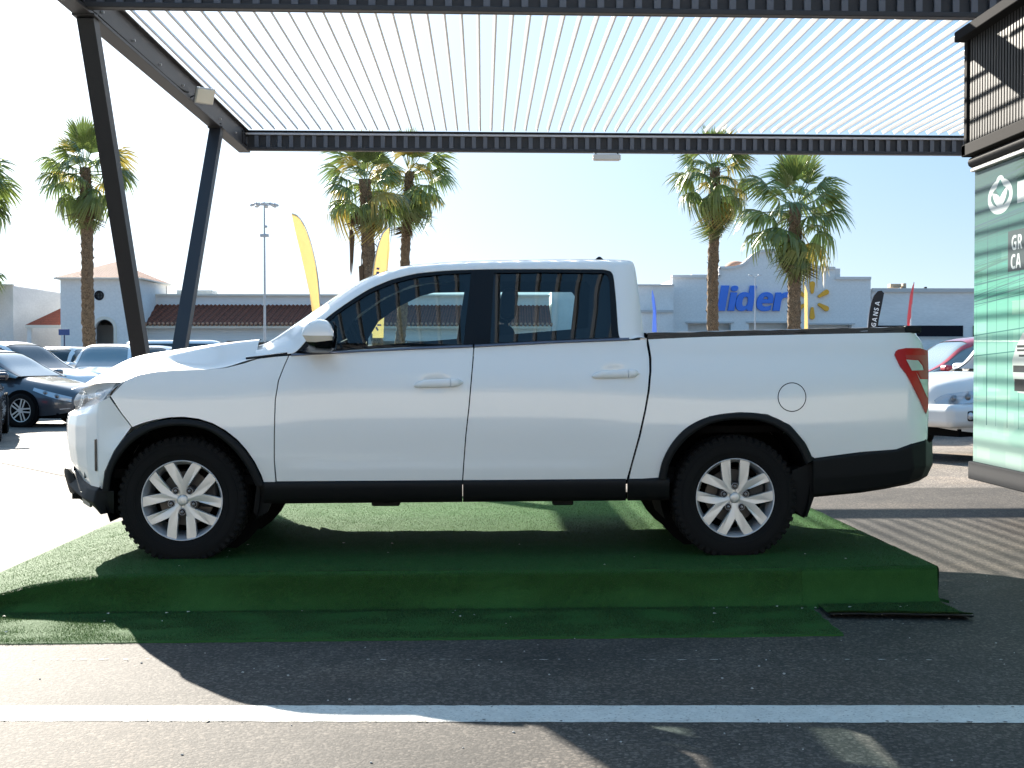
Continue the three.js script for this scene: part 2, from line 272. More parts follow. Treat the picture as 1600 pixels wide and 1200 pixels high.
  const pile = (from, to, parent) => {
    const im = new THREE.InstancedMesh(bl, M.blade, to - from); im.name = 'turf_pile'; const m4 = new THREE.Matrix4(), q = new THREE.Quaternion(), q2 = new THREE.Quaternion(), cc = new THREE.Color();
    for (let k = from; k < to; k++) { const s = spots[k]; q.setFromUnitVectors(V(0, 1, 0), V(s[3] + 0.75 * (r() - 0.5), s[4] + 0.001, s[5] + 0.75 * (r() - 0.5)).normalize()); q2.setFromAxisAngle(V(0, 1, 0), r() * 6.283); q.multiply(q2);
      const h = 0.0045 + 0.0045 * r(); m4.compose(V(s[0], s[1] - 0.001, s[2]), q, V(1, h, h)); im.setMatrixAt(k - from, m4); const b = 0.75 + 0.5 * r(), dry = r() < 0.05 ? 1.7 : 1; im.setColorAt(k - from, cc.setRGB(b * dry * 1.0, b * (dry > 1 ? 1.15 : 1), b)); }
    im.castShadow = im.receiveShadow = true; im.userData.kind = 'stuff'; parent.add(im);
  };
  pile(0, nPlat, root); pile(nPlat, nA, apron); pile(nA, spots.length, mat);
}
// ------------------------------------------------------------------ the white pickup truck
const BX = -0.14, NEAR = 7.6, HW = 0.975;
const TRUCK = thing('pickup_truck', 'white double-cab pickup truck facing left on the green platform', 'pickup truck', [BX, DECK, -(NEAR + HW)]);
{
  const secY = sinterp([[0.20, 0.10], [0.31, 0.072], [0.45, 0.032], [0.60, 0.008], [0.75, 0], [0.88, 0.001], [0.97, 0.006], [1.03, 0.016], [1.10, 0.038], [1.2, 0.075], [1.27, 0.104], [1.45, 0.185], [1.65, 0.282], [1.76, 0.36]]);
  const dent = (x, y, cx, cy, rx, ry, d) => { const q = ((x - cx) / rx) ** 2 + ((y - cy) / ry) ** 2; return q < 1 ? d * (1 - q) * (1 - q) : 0; };
  /** how far the side stands in from the widest plane, at x (world) and y above the deck */
  const W = (x, y) => { let w = secY(y); const f = Math.max(0, -1.9 - x), r = Math.max(0, x - 2.0), c = Math.max(0, x - 2.44);
    w += 0.35 * f * f + 0.12 * r * r + 3.2 * c * c;
    if (y < 1.25) { w -= 0.010 * Math.exp(-(((x + 1.69) / 0.55) ** 2) - ((y - 0.72) / 0.2) ** 2) + 0.012 * Math.exp(-(((x - 1.42) / 0.6) ** 2) - ((y - 0.74) / 0.22) ** 2);
      w += 0.006 * smooth(0.50, 0.56, y) * (1 - smooth(0.56, 0.80, y)) * smooth(-1.25, -0.9, x) * (1 - smooth(0.5, 0.9, x));
      w += dent(x, y, -0.27, 1.003, 0.115, 0.045, 0.022) + dent(x, y, 0.745, 1.06, 0.115, 0.045, 0.022); }
    return w; };
  const loc = (p, w) => [p.x - BX, p.y - DECK, HW - w];
  const SP = (px, py, off = 0) => { let w = 0.05, p; for (let k = 0; k < 5; k++) { p = P(px, py, NEAR + w); w = W(p.x, p.y - DECK) + off; } return loc(p, w); };
  const PW = (px, py, w) => loc(P(px, py, NEAR + w), w);
  const both = (g) => merge([g, mirrorZ(g)]);
  // sheet in the side of the body, between four runs of pixels of the photograph
  const coons = (Lp, Rp, Bp, Tp, nu, nv, off = 0, o = {}) => { const [l, r, b, t] = [Lp, Rp, Bp, Tp].map(along), c00 = b(0), c10 = b(1), c01 = t(0), c11 = t(1);
    return patch((u, v) => { const q = [0, 1].map((k) => (1 - v) * b(u)[k] + v * t(u)[k] + (1 - u) * l(v)[k] + u * r(v)[k] - ((1 - u) * (1 - v) * c00[k] + u * (1 - v) * c10[k] + (1 - u) * v * c01[k] + u * v * c11[k])); return SP(q[0], q[1], off); }, nu, nv, { skirt: 0.022, ...o }); };
  const dense = (pts, step = 8, closed = true) => { const out = []; const n = pts.length; for (let i = 0; i < (closed ? n : n - 1); i++) { const a = pts[i], b = pts[(i + 1) % n], m = Math.max(1, Math.ceil(Math.hypot(a[0] - b[0], a[1] - b[1]) / step)); for (let k = 0; k < m; k++) out.push([lerp(a[0], b[0], k / m), lerp(a[1], b[1], k / m)]); } if (!closed) out.push(pts[n - 1]); return out; };
  /** plate cut to a pixel outline, off = how far in from the body side (negative: proud), thick = its walls */
  const plate = (outer, { holes = [], off = 0, thick = 0.012, step = 8, map = SP, sub = 2 } = {}) => {
    const oc = dense(outer, step).map((p) => new THREE.Vector2(p[0], -p[1])), hc = holes.map((h) => dense(h, step).map((p) => new THREE.Vector2(p[0], -p[1])));
    if (THREE.ShapeUtils.isClockWise(oc)) oc.reverse(); for (const h of hc) if (!THREE.ShapeUtils.isClockWise(h)) h.reverse();
    let tri = THREE.ShapeUtils.triangulateShape(oc, hc); const all = [oc, ...hc].flat();
    for (let s = 0; s < sub; s++) { const mid = new Map(), M2 = (a, b) => { const k = a < b ? a * 1e6 + b : b * 1e6 + a; if (!mid.has(k)) { mid.set(k, all.length); all.push(new THREE.Vector2((all[a].x + all[b].x) / 2, (all[a].y + all[b].y) / 2)); } return mid.get(k); }; tri = tri.flatMap(([a, b, c]) => { const x = M2(a, b), y = M2(b, c), z = M2(c, a); return [[a, x, z], [x, b, y], [z, y, c], [x, y, z]]; }); }
    const q = all.map((p) => map(p.x, -p.y, off)), g = new THREE.BufferGeometry();
    g.setAttribute('position', new THREE.Float32BufferAttribute(q.flat(), 3)); g.setIndex(tri.flat()); g.computeVertexNormals();
    if (!thick) return g; const sp = [], si = [];
    for (const loop of [oc, ...hc]) { const s = sp.length / 3; loop.forEach((p) => { const a = map(p.x, -p.y, off); sp.push(...a, a[0], a[1], a[2] - thick); }); loop.forEach((_, k) => { const a = s + k * 2, b = s + ((k + 1) % loop.length) * 2; si.push(a, a + 1, b + 1, a, b + 1, b); }); }
    const s = new THREE.BufferGeometry(); s.setAttribute('position', new THREE.Float32BufferAttribute(sp, 3)); s.setIndex(si); s.computeVertexNormals(); return merge([g, s]); };

  M.white = phys({ color: lin(0.82, 0.815, 0.79), roughness: 0.5, clearcoat: 1, clearcoatRoughness: 0.07 });
  const grain = tex(256, (x, y) => { const v = 0.5 + 0.3 * tnoise(x, y, 40) + 0.2 * tnoise(x, y, 90); return [v, v, v]; });
  M.black = matt(lin(0.0105, 0.0110, 0.0120), 0.6, 0.35, { bumpMap: grain, bumpScale: 0.0006 });
  M.gloss = phys({ color: lin(0.004, 0.0045, 0.006), roughness: 0.2, specularIntensity: 0.5 });
  M.dark = matt(lin(0.005, 0.005, 0.0055), 0.9, 0.15);
  M.cabin = matt(lin(0.008, 0.009, 0.012), 0.85, 0.2);
  M.chrome = std(lin(0.62, 0.63, 0.66), 0.22, 1);
  M.chrome2 = std(lin(0.26, 0.26, 0.27), 0.28, 0.9);
  M.glass = phys({ color: lin(0.76, 0.88, 0.87), roughness: 0.0, transmission: 1, thickness: 0, ior: 1.52 });
  M.lens = phys({ color: lin(0.94, 0.96, 0.98), roughness: 0.12, transmission: 0.8, thickness: 0, ior: 1.5 });
  M.reflector = std(lin(0.9, 0.91, 0.92), 0.5, 0.0);
  M.red = phys({ color: lin(0.46, 0.008, 0.004), roughness: 0.38 });
  M.palered = phys({ color: lin(0.40, 0.05, 0.035), roughness: 0.35 });
  M.pale = phys({ color: lin(0.50, 0.54, 0.44), roughness: 0.15, clearcoat: 1 });
  M.amber = phys({ color: lin(0.60, 0.52, 0.40), roughness: 0.15, clearcoat: 1 });
  const T = TRUCK, put = (n, g, m, p = T) => mesh(n, g, m, p);
  const pair = (n, g, m, p = T) => [put(n, g, m, p), put(n, mirrorZ(g), m, p)];

  // fenders, doors, bed sides: each its own sheet with a real gap round it
  const archF = [[207, 667], [222, 661], [240, 656], [263, 652], [286, 651], [310, 654], [332, 661], [352, 672], [371, 687], [386, 704], [398, 722], [408, 742], [413, 757]];
  const crest = [[173, 619], [197, 594], [215, 586], [240, 581.5], [270, 579], [300, 578], [330, 577], [352, 575], [380, 568], [403, 560.5], [430, 557.5], [449, 556]];
  pair('fender', coons([[207, 667], [190, 645], [173, 619]], [[430.6, 757], [427.6, 720], [427.6, 680], [429.1, 625], [434.1, 595], [442.2, 574], [450, 556]], [...archF, [421, 757], [430, 757]], crest, 60, 34), M.white);
  const doors = [
    ['door', coons([[432.4, 752], [429.4, 720], [429.4, 680], [430.9, 625], [435.9, 595], [444, 574], [452, 556]], [[722, 750], [724, 720], [727, 680], [732, 635], [735, 600], [738, 565], [739.5, 543]], [[432.4, 753], [722, 751]], [[452, 556], [560, 550.5], [650, 546.5], [739.5, 543]], 56, 44)],
    ['door', coons([[723.8, 750], [725.8, 720], [728.8, 680], [733.8, 635], [736.8, 600], [739.8, 565], [741.3, 543]], [[979, 749], [985, 728], [998, 680], [1007, 640], [1012, 610], [1014.5, 580], [1014, 558], [1009, 531]], [[723.8, 750], [979, 749]], [[741.3, 543], [860, 537], [985, 532], [1009, 531]], 56, 44)]];
  const doorObjs = []; for (const [n, g] of doors) doorObjs.push(...pair(n, g, M.white));
  const archR = [[1032, 746], [1038, 720], [1051, 693], [1074, 668], [1109, 650], [1155, 643.5], [1199, 647], [1235, 664], [1259, 692], [1270, 716]];
  const bedTop = [[1016, 530], [1100, 526.5], [1200, 524], [1300, 521.8], [1400, 520], [1428, 520]];
  pair('bed_side', coons([[983, 749], [988, 728], [1001.5, 680], [1010, 640], [1015.5, 610], [1018, 580], [1018, 558], [1013, 530]], [[1448, 687], [1449.5, 645], [1449, 590], [1446, 560], [1439, 535], [1428, 520]], [[983, 749], ...archR, [1345, 706], [1400, 702], [1422, 694], [1448, 687]], [[1013, 530], ...bedTop], 90, 44), M.white);
  // dark shell inside, seen down the gaps
  put('inner_shell', both(merge([coons([[425, 752], [420, 575]], [[1030, 750], [1030, 540]], [[425, 752], [1030, 750]], [[420, 575], [1030, 540]], 30, 12, 0.05, { skirt: 0 }), coons([[985, 640], [1000, 540]], [[1440, 640], [1430, 535]], [[985, 640], [1440, 640]], [[1000, 540], [1430, 535]], 20, 8, 0.06, { skirt: 0 })])), M.dark);
  // sills
  const sill = (a, b) => { const rows = [[752.5, 0.002], [756, -0.012], [764, -0.018], [775, -0.008], [783, 0.012], [787, 0.04]]; return loft(rows.map(([dy, o]) => dense([a, b], 20, false).map(([x]) => { const t = (x - 430) / 560; return SP(x, dy - 5 * t, o); })), 30, 12, { smoothV: true, skirt: 0.03 }); };
  pair('rocker_panel', sill([412, 752], [722.4, 750]), M.black); pair('rocker_panel', sill([723.4, 750], [978, 748]), M.black);
  pair('rocker_panel', sill([981, 748], [1046, 747]), M.black);
  // arch trims
  const trim = (outer, inner) => { const o = spline(outer, 60), i = spline(inner, 60); return loft([o.map((p) => SP(p[0], p[1], 0.004)), o.map((p, k) => SP(lerp(p[0], i[k][0], 0.12), lerp(p[1], i[k][1], 0.12), -0.020)), o.map((p, k) => SP(lerp(p[0], i[k][0], 0.7), lerp(p[1], i[k][1], 0.7), -0.028)), i.map((p) => SP(p[0], p[1], -0.018)), i.map((p) => SP(p[0], p[1], 0.07))], 120, 12); };
  const tF = [[159, 768], [164, 737], [178, 706], [202, 677], [240, 659], [286, 654.5], [330, 663], [368, 688], [396, 722], [413, 758]], tFi = [[171, 768], [175, 740], [188, 713], [211, 688], [245, 670], [286, 665.5], [326, 673.5], [359, 697], [384, 728], [400, 760]];
  const tR = [[1028, 748], [1035, 719], [1051, 690], [1075, 666], [1110, 650], [1156, 644], [1199, 648], [1234, 665], [1258, 693], [1271, 719]], tRi = [[1041, 750], [1047, 723], [1062, 698], [1084, 677], [1115, 661], [1156, 655.5], [1195, 660], [1226, 676], [1247, 700], [1259, 726]];
  pair('wheel_arch_trim', trim(tF, tFi), M.black); pair('wheel_arch_trim', trim(tR, tRi), M.black);
  // fuel flap
  const ring = (cx, cy, r, n = 40) => Array.from({ length: n }, (_, k) => [cx + r * Math.cos(k / n * 6.2832), cy + r * 1.03 * Math.sin(k / n * 6.2832)]);
  const flap = put('fuel_flap', plate(ring(1237.5, 620.5, 21), { off: -0.002, thick: 0.02 }), M.white); put('flap_gap', plate(ring(1237.5, 620.5, 22.4), { holes: [ring(1237.5, 620.5, 21)], off: -0.0008, thick: 0.004 }), M.dark, flap);
  // belt moulding
  const strip = (pts, h0, h1, off, m) => { const f = along(pts); return loft([[0, 0.004], [0.25, off], [0.75, off], [1, 0.004]].map(([k, o]) => Array.from({ length: 31 }, (_, i) => { const p = f(i / 30); return SP(p[0], p[1] + lerp(h0, h1, k), o); })), 30, 9); };
  M.belt = std(lin(0.16, 0.17, 0.21), 0.3, 0.85);
  pair('belt_moulding', merge([strip([[455, 552], [560, 546], [650, 541.5], [738.5, 538]], 0, 5, -0.012), strip([[741.5, 538], [860, 532], [983, 527]], 0, 5, -0.012)]), M.belt);
  pair('fender_moulding', strip([[384, 560.5], [410, 557.5], [449, 552.5]], -2.4, 1.6, -0.006), M.gloss);
  // handles, with the seam between grip and lock
  const handle = (x0, x1, yc, parent, far) => { const secs = [[0, 1.5, 0], [0.05, 4, 0.018], [0.2, 6, 0.034], [0.5, 6.6, 0.040], [0.75, 6.6, 0.040], [0.9, 5.5, 0.032], [1, 1.5, 0]];
    const g = (a, b) => { const s = sinterp(secs.map((q) => [q[0], q[1]])), d = sinterp(secs.map((q) => [q[0], q[2]])); return patch((u, v) => { const t = lerp(a, b, u), an = v * 2 * Math.PI, p = SP(lerp(x0, x1, t), yc - 2.5 * t + (t < 0.2 ? 2.5 * (0.2 - t) * 5 : 0), 0); const hh = s(t) / 276; return [p[0], p[1] + Math.sin(an) * hh, p[2] + Math.max(0.002, d(t) - 0.010) + Math.cos(an) * 0.012]; }, 24, 16); };
    const a = g(0, 0.745), b = g(0.765, 1); const m = [a, b].map((q) => (far ? mirrorZ(q) : q)); const h = put('handle', m[0], M.white, parent); put('lock_cap', m[1], M.white, h); };
  handle(647, 723, 600, doorObjs[0]); handle(647, 723, 600, doorObjs[1], true); handle(925, 999, 585.5, doorObjs[2]); handle(925, 999, 585.5, doorObjs[3], true);

  // cab: pillars and roof rail, roof, windscreen, rear wall
  const cab = [[397, 558.5, 404, 541, 0.215], [425, 555.5, 416, 537.5, 0.225], [447, 552.5, 431, 529.5, 0.24], [464, 547, 447, 519, 0.255], [505, 500, 470, 503.5, 0.275], [540, 474, 512, 474.5, 0.295], [575, 452, 548, 450.5, 0.315], [610, 437, 582, 432, 0.33], [650, 427, 628, 416.5, 0.345], [700, 422.3, 690, 410.5, 0.36], [760, 420.3, 760, 407.5, 0.368], [850, 420, 850, 406, 0.372], [925, 420.4, 925, 405.7, 0.37], [945, 421, 962, 406.2, 0.366], [955, 423.5, 982, 407.4, 0.36], [959, 429, 989, 411.5, 0.345], [961, 440, 993, 428, 0.305], [964, 470, 998, 468, 0.23], [969, 527, 1005, 522, 0.15], [986, 530, 1008, 528, 0.135]];
  const inn = spline(cab.map((c) => [c[0], c[1]]), 90, 0.3), outE = spline(cab.map((c) => [c[2], c[3], c[4] * 500]), 90, 0.3).map((p) => PW(p[0], p[1], p[2] / 500));
  const innE = inn.map((p) => SP(p[0], p[1], 0.0));
  pair('cab_pillar', loft([innE.map((p) => [p[0], p[1], p[2] - 0.02]), innE, innE.map((p, k) => p.map((c, n) => lerp(c, outE[k][n], 0.5) + (n === 2 ? 0.014 : n === 1 ? 0.006 : 0))), outE, outE.map((p) => [p[0], p[1], p[2] - 0.03])], 120, 16, { smoothV: true }), M.white);
  const iR = outE.findIndex((p) => p[0] > P(622, 416, NEAR + 0.345).x - BX), iE = outE.findIndex((p) => p[0] > P(984, 408, NEAR + 0.36).x - BX), roofE = outE.slice(iR, iE + 1), shieldE = outE.slice(0, iR + 2).filter((_, k) => k % 2 === 0);
  put('roof', patch((u, v) => { const e = roofE[Math.round(u * (roofE.length - 1))], z = lerp(1, -1, v), c = 1 - z * z; return [e[0] - 0.05 * c * (1 - u) * 0.6, e[1] + 0.026 * (1 - Math.abs(z) ** 1.5) * smooth(0, 0.25, u) + 0.0005, (e[2] + 0.002) * z]; }, roofE.length - 1, 24), M.white);
  const shieldG = patch((u, v) => { const e = shieldE[Math.round(u * (shieldE.length - 1))], z = lerp(1, -1, v), c = 1 - z * z; return [e[0] - 0.085 * c, e[1] + 0.012 * c, e[2] * z]; }, shieldE.length - 1, 24);
  put('windscreen', shieldG, M.glass);
  const rearE = outE.slice(iE + 1);
  put('cab_back', merge([patch((u, v) => { const e = rearE[Math.round(u * (rearE.length - 1) * 0.12)], z = lerp(1, -1, v); return [e[0] + 0.03 * (1 - z * z), e[1], (e[2] - 0.01) * z]; }, 3, 12), patch((u, v) => { const e = rearE[Math.round((0.72 + 0.28 * u) * (rearE.length - 1))], z = lerp(1, -1, v); return [e[0] + 0.03 * (1 - z * z), e[1], (e[2] - 0.01) * z]; }, 4, 12), box(0.04, 0.9, 1.68, rearE[rearE.length - 1][0] - 0.01, 0.80, 0)]), M.white);
  put('rear_trim', both(merge([box(0.02, 0.40, 0.20, 0.86 - BX, 1.43, 0.50), box(0.05, 0.06, 0.8, 0.88 - BX, 1.30, 0.4)])), M.cabin);
  put('rear_window', patch((u, v) => { const e = rearE[Math.round((0.1 + 0.64 * u) * (rearE.length - 1))], z = lerp(1, -1, v); return [e[0] + 0.03 * (1 - z * z) - 0.004, e[1], (e[2] - 0.01) * z]; }, 8, 12), M.glass);
  put('antenna', new THREE.LatheGeometry([[0.045, 0], [0.04, 0.012], [0.022, 0.03], [0.008, 0.042], [0, 0.043]].map((p) => new THREE.Vector2(...p)), 16).scale(1, 1, 0.6).translate(...(() => { const p = P(938, 404, NEAR + 0.9); return [p.x - BX, roofE[Math.floor(roofE.length * 0.85)][1] + 0.024, 0]; })()), M.gloss);

  // side windows: black surround with the panes let into it
  const dlo = inn.slice(inn.findIndex((p) => p[0] > 464), inn.findIndex((p, k) => k > 50 && p[1] > 525)).filter((_, k) => k % 2 === 0); const dloO = [...dlo.map((p) => [...p]), [968, 528], [741, 538.5], [464, 550]];
  const fg = [[520, 547], [509, 506], [528, 490], [545, 478], [580, 457], [615, 442.5], [655, 432.5], [700, 428], [736, 426.5], [724, 538]], rg = [[766, 536], [772, 426.5], [850, 425.8], [944, 427], [950, 430], [952.5, 440], [956, 527]];
  pair('window_surround', plate(dloO, { holes: [fg, rg].map((h) => h), off: 0.004, thick: 0.03, step: 6 }), M.gloss);
  pair('side_window', coons([[520, 548], [509, 506]], [[724, 539], [736, 426.5]], [[520, 548], [724, 539]], fg.slice(1, 9), 24, 16, 0.012, { skirt: 0 }), M.glass);
  pair('side_window', coons([[766, 537], [772, 426.5]], [[956, 528], [952.5, 440], [950, 430]], [[766, 537], [956, 528]], [[772, 426.5], [850, 425.8], [944, 427], [950, 430]], 20, 16, 0.012, { skirt: 0 }), M.glass);
  // inner trims with smaller openings
  const tf = [[520, 550], [560, 492], [600, 465], [640, 447], [665, 441], [722, 440], [727, 446], [712, 541]], tr = [[778, 540], [783, 440], [916, 440], [922, 447], [918, 531]];
  const trimIn = (px, py) => SP(px, py, 0.075);
  put('interior_trim', mirrorZ(plate(dloO, { holes: [tf, tr], off: 0, thick: 0.0, map: trimIn, step: 10 })), M.cabin);
  put('interior_trim', plate(dloO, { holes: [tf, tr], off: 0, thick: 0.0, map: trimIn, step: 10 }), M.cabin);
  put('headliner', patch((u, v) => { const e = roofE[Math.round(u * (roofE.length - 1))], z = lerp(1, -1, v), c = 1 - z * z; return [e[0], e[1] - 0.045 + 0.02 * c, e[2] * z * 0.98]; }, roofE.length - 1, 12), std(lin(0.045, 0.047, 0.05), 0.95));
  // cabin
  put('dashboard', [rbox(0.34, 0.20, 1.5, 0.06, -1.02 - BX, 1.13, 0), rbox(0.20, 0.05, 0.4, 0.02, -0.98 - BX, 1.24, 0.38), rbox(0.5, 0.5, 1.5, 0.05, -1.2 - BX, 0.85, 0)], M.cabin);
  const sw = P(553, 524, NEAR + 0.5), swp = [sw.x - BX + 0.02, sw.y - DECK - 0.02];
  put('steering_wheel', [new THREE.TorusGeometry(0.185, 0.016, 10, 32).rotateY(Math.PI / 2).rotateZ(0.42).translate(swp[0], swp[1], 0.40), rod(V(swp[0], swp[1], 0.40), V(swp[0] - 0.3, swp[1] - 0.14, 0.40), 0.03), rbox(0.05, 0.16, 0.16, 0.02).rotateZ(0.42).translate(swp[0] - 0.03, swp[1] - 0.01, 0.40)], M.cabin);
  for (const z of [0.40, -0.40]) { const x = 0.03 - BX; const seat = put('seat', [rbox(0.50, 0.16, 0.50, 0.06, x - 0.25, 0.72, z), rbox(0.14, 0.62, 0.48, 0.06).rotateZ(-0.2).translate(x + 0.04, 1.03, z)], M.cabin);
    put('headrest', [rbox(0.10, 0.19, 0.27, 0.04).rotateZ(-0.12).translate(x + 0.125, 1.46, z), rod(V(x + 0.11, 1.30, z - 0.06), V(x + 0.12, 1.40, z - 0.06), 0.008), rod(V(x + 0.11, 1.30, z + 0.06), V(x + 0.12, 1.40, z + 0.06), 0.008)], M.cabin, seat); }
  put('rear_bench', [rbox(0.48, 0.16, 1.4, 0.05, 0.62 - BX, 0.72, 0), rbox(0.14, 0.56, 1.4, 0.05).rotateZ(-0.18).translate(0.93 - BX, 0.98, 0)], M.cabin);
  put('rear_view_mirror', rbox(0.03, 0.06, 0.22, 0.015, -0.62 - BX, 1.56, 0.0), M.cabin);
  put('floor_pan', [box(2.5, 0.05, 1.7, -0.15 - BX, 0.44, 0), box(0.03, 0.8, 1.6, -1.25 - BX, 0.75, 0)], M.dark);

  // door mirrors
  const mir = (px, py, w) => PW(px, py, w);
  const mirror = (flip) => { const f = (g) => (flip ? mirrorZ(g) : g);
    const rows = []; const N = 9; // cap: sections along x, a rounded top
    const top = sinterp([[471, 523], [473, 514], [480, 505.5], [490, 500.5], [500, 498.8], [510, 500.5], [517, 507], [521, 517]]);
    const cap = patch((u, v) => { const px = lerp(471.2, 521, u), a = v * Math.PI, ct = 525.5, t = top(px), hw = 0.045 + 0.045 * Math.sin(Math.min(1, 0.12 + u * 0.75) * Math.PI * 0.5), mid = -0.146 - 0.012 * u; return mir(px, lerp(ct, t, Math.sin(a) ** 0.62), mid + hw * Math.sign(Math.cos(a)) * Math.abs(Math.cos(a)) ** 0.75); }, 30, 30);
    const m = put('door_mirror', f(cap), M.white);
    const tray = loft([[[473, 524, -0.21], [490, 524.5, -0.248], [519.5, 524.5, -0.252], [521, 524.5, -0.10]], [[479, 534, -0.21], [492, 534.5, -0.245], [519, 531.5, -0.249], [521, 531.5, -0.10]]].map((r) => r.map((q) => mir(...q))), 12, 2, {});
    put('turn_signal', f(tray), M.amber, m);
    const base = loft([[[479, 533.5, -0.195], [492, 534, -0.228], [519, 531, -0.23], [523, 522, -0.10], [523, 524, -0.05]], [[482, 541, -0.17], [494, 545, -0.20], [518, 546, -0.20], [524, 542, -0.10], [524, 540, -0.05]], [[474, 546, 0.02], [490, 550.5, -0.10], [512, 551.5, -0.10], [518, 549, -0.02], [516, 547, 0.04]], [[464, 549, 0.07], [480, 551, 0.05], [500, 551, 0.05], [512, 549, 0.06], [512, 546, 0.07]]].map((r) => r.map((q) => mir(...q))), 20, 14, { smoothV: true });
    put('mirror_foot', f(base), M.gloss, m);
    const bez = [[521, 500.5], [526, 508], [526.5, 530], [524, 544]]; const gl = loft([bez.map((p) => mir(p[0] - 1, p[1] + 2, -0.215)), bez.map((p) => mir(p[0] + 1.5, p[1] + 2, -0.02))], 12, 6);
    put('mirror_housing', f(loft([[[519, 502, -0.20], [522, 510, -0.235], [521, 524, -0.24], [519, 540, -0.22]], [[523, 503, -0.19], [527, 511, -0.2], [527, 526, -0.2], [524, 543, -0.19]], [[521, 504, -0.04], [525, 511, -0.03], [525, 526, -0.03], [522, 543, -0.03]]].map((r) => r.map((q) => mir(...q))), 12, 6, {})), M.gloss, m);
    put('mirror_glass', f(gl), M.chrome, m);
    return m; };
  mirror(false); mirror(true);
  pair('mirror_sail', plate([[464, 549.5], [507, 501], [522, 549]], { off: -0.004, thick: 0.03 }), M.black);

  // hood: side shelf, raised middle
  const cy = sinterp([[-2.3, 0.955], [-2.04, 1.009], [-1.88, 1.052], [-1.66, 1.066], [-1.48, 1.080], [-1.29, 1.132], [-1.1, 1.155]]), by = sinterp([[-2.45, 0.965], [-2.32, 1.050], [-2.22, 1.088], [-2.03, 1.142], [-1.78, 1.176], [-1.44, 1.216], [-1.2, 1.24]]);
  const xn = sinterp([[0.03, -2.045], [0.12, -2.165], [0.28, -2.30], [0.45, -2.425], [0.7, -2.49], [0.975, -2.52]]), yn = sinterp([[0.03, 1.002], [0.12, 0.994], [0.28, 0.978], [0.45, 0.950], [0.7, 0.952], [0.975, 0.957]]);
  const xc = (w) => -1.285 - 0.13 * smooth(0.2, 0.975, w);
  put('hood', patch((u, v) => { const z = lerp(1, -1, v) * (HW - 0.045), w = HW - Math.abs(z), a = xn(w), x = lerp(a, xc(w), u), s = clamp((x - a) / 0.52), tt = smooth(-2.1, -1.4, x), a0 = lerp(0.36, 0.05, tt), gg = smooth(-2.15, -1.5, x), st = gg * smooth(a0, a0 + 0.17, w) + (1 - gg) * clamp((w - 0.04) / (a0 + 0.06)) ** 1.1;
    const Y = cy(Math.max(x, -2.04)) + 0.012 * smooth(0.05, 0.2, w) + st * (by(x) - cy(Math.max(x, -2.04))) + 0.004 * smooth(0.45, 0.975, w);
    const ww = Math.max(w, W(x, Y)); return [x - BX, lerp(yn(w), Y, 1 - (1 - s) ** 2.7) - (w < 0.05 ? 0.002 : 0), Math.sign(z) * (HW - Math.max(w, W(x, cy(x)) + 0.004))]; }, 60, 90), M.white);
  put('cowl', patch((u, v) => { const z = lerp(1, -1, v) * (HW - 0.33), w = HW - Math.abs(z), x = xc(w) + lerp(-0.02, 0.10, u); return [x - BX, by(-1.44) - 0.02 - 0.015 * u, z]; }, 4, 30), M.black);
  // front: bumper skin, headlights, grille, lower cladding
  const plan = [[-2.165, 0.05], [-2.26, 0.16], [-2.36, 0.30], [-2.46, 0.48], [-2.54, 0.72], [-2.57, 0.975]], wt = [0.15, 0.5, 0.9, 1, 1, 1];
  const fr = (i, y, dx, dy = 0) => { const p = plan[i]; return [p[0] + dx * wt[i] - BX, y + dy, HW - p[1] - 0]; };
  const c0 = [[159.5, 768], [163, 737], [178, 704], [205, 667], [188, 645], [171, 621]].map((p) => SP(p[0], p[1], 0));
  const ys = [[0.385, 0.39, 0.41, 0.455, 0.47, 0.47], [0.50, 0.50, 0.51, 0.53, 0.54, 0.54], [0.62, 0.62, 0.62, 0.63, 0.63, 0.63], [0.74, 0.74, 0.74, 0.745, 0.745, 0.745], [0.83, 0.815, 0.805, 0.80, 0.80, 0.80], [0.885, 0.845, 0.825, 0.82, 0.82, 0.82]], dxs = [0.06, 0.015, 0.0, 0, 0.012, 0.05];
  const bumper = (rows) => loft(rows, 60, rows.length * 6 - 6, {});
  const bRows = ys.map((r, k) => [c0[k], ...r.map((y, i) => fr(i, y, dxs[k]))]);
  const hlB = [[170, 623, 0.03], [157, 629, 0.08], [140, 634.5, 0.27], [119, 640, 0.46]].map((q) => PW(...q)), hlT = [[197, 594.5, 0.035], [176, 595, 0.13], [151, 599.5, 0.28], [127, 607.5, 0.45]].map((q) => PW(...q));
  const ledge = [[c0[5], ...ys[5].map((y, i) => fr(i, y, dxs[5]))], [hlB[0], hlB[1], [lerp(hlB[1][0], hlB[2][0], 0.5), lerp(hlB[1][1], hlB[2][1], 0.5), lerp(hlB[1][2], hlB[2][2], 0.5)], hlB[2], hlB[3], [-2.49 - BX, hlB[3][1], HW - 0.72], [-2.52 - BX, hlB[3][1], 0]]];
  put('front_bumper', both(merge([bumper(bRows), loft(ledge, 36, 4, {})])), M.white);
  const hl = (f) => { const shell = put('headlight', f(loft([hlB, hlB.map((p, k) => p.map((c, n) => lerp(c, hlT[k][n], 0.45) - (n === 0 ? 0.022 : n === 2 ? -0.012 : 0))), hlT], 30, 14, { smoothU: true, smoothV: true })), M.lens);
    const back = (p, d) => [p[0] + 0.07 * d, p[1], p[2] - 0.06 * d]; put('reflector', f(loft([hlB.map((p) => back(p, 0.15)), hlB.map((p, k) => back(p.map((c, n) => lerp(c, hlT[k][n], 0.5)), 0.7)), hlT.map((p) => back(p, 0.1))], 30, 12, { smoothU: true, smoothV: true })), M.reflector, shell);
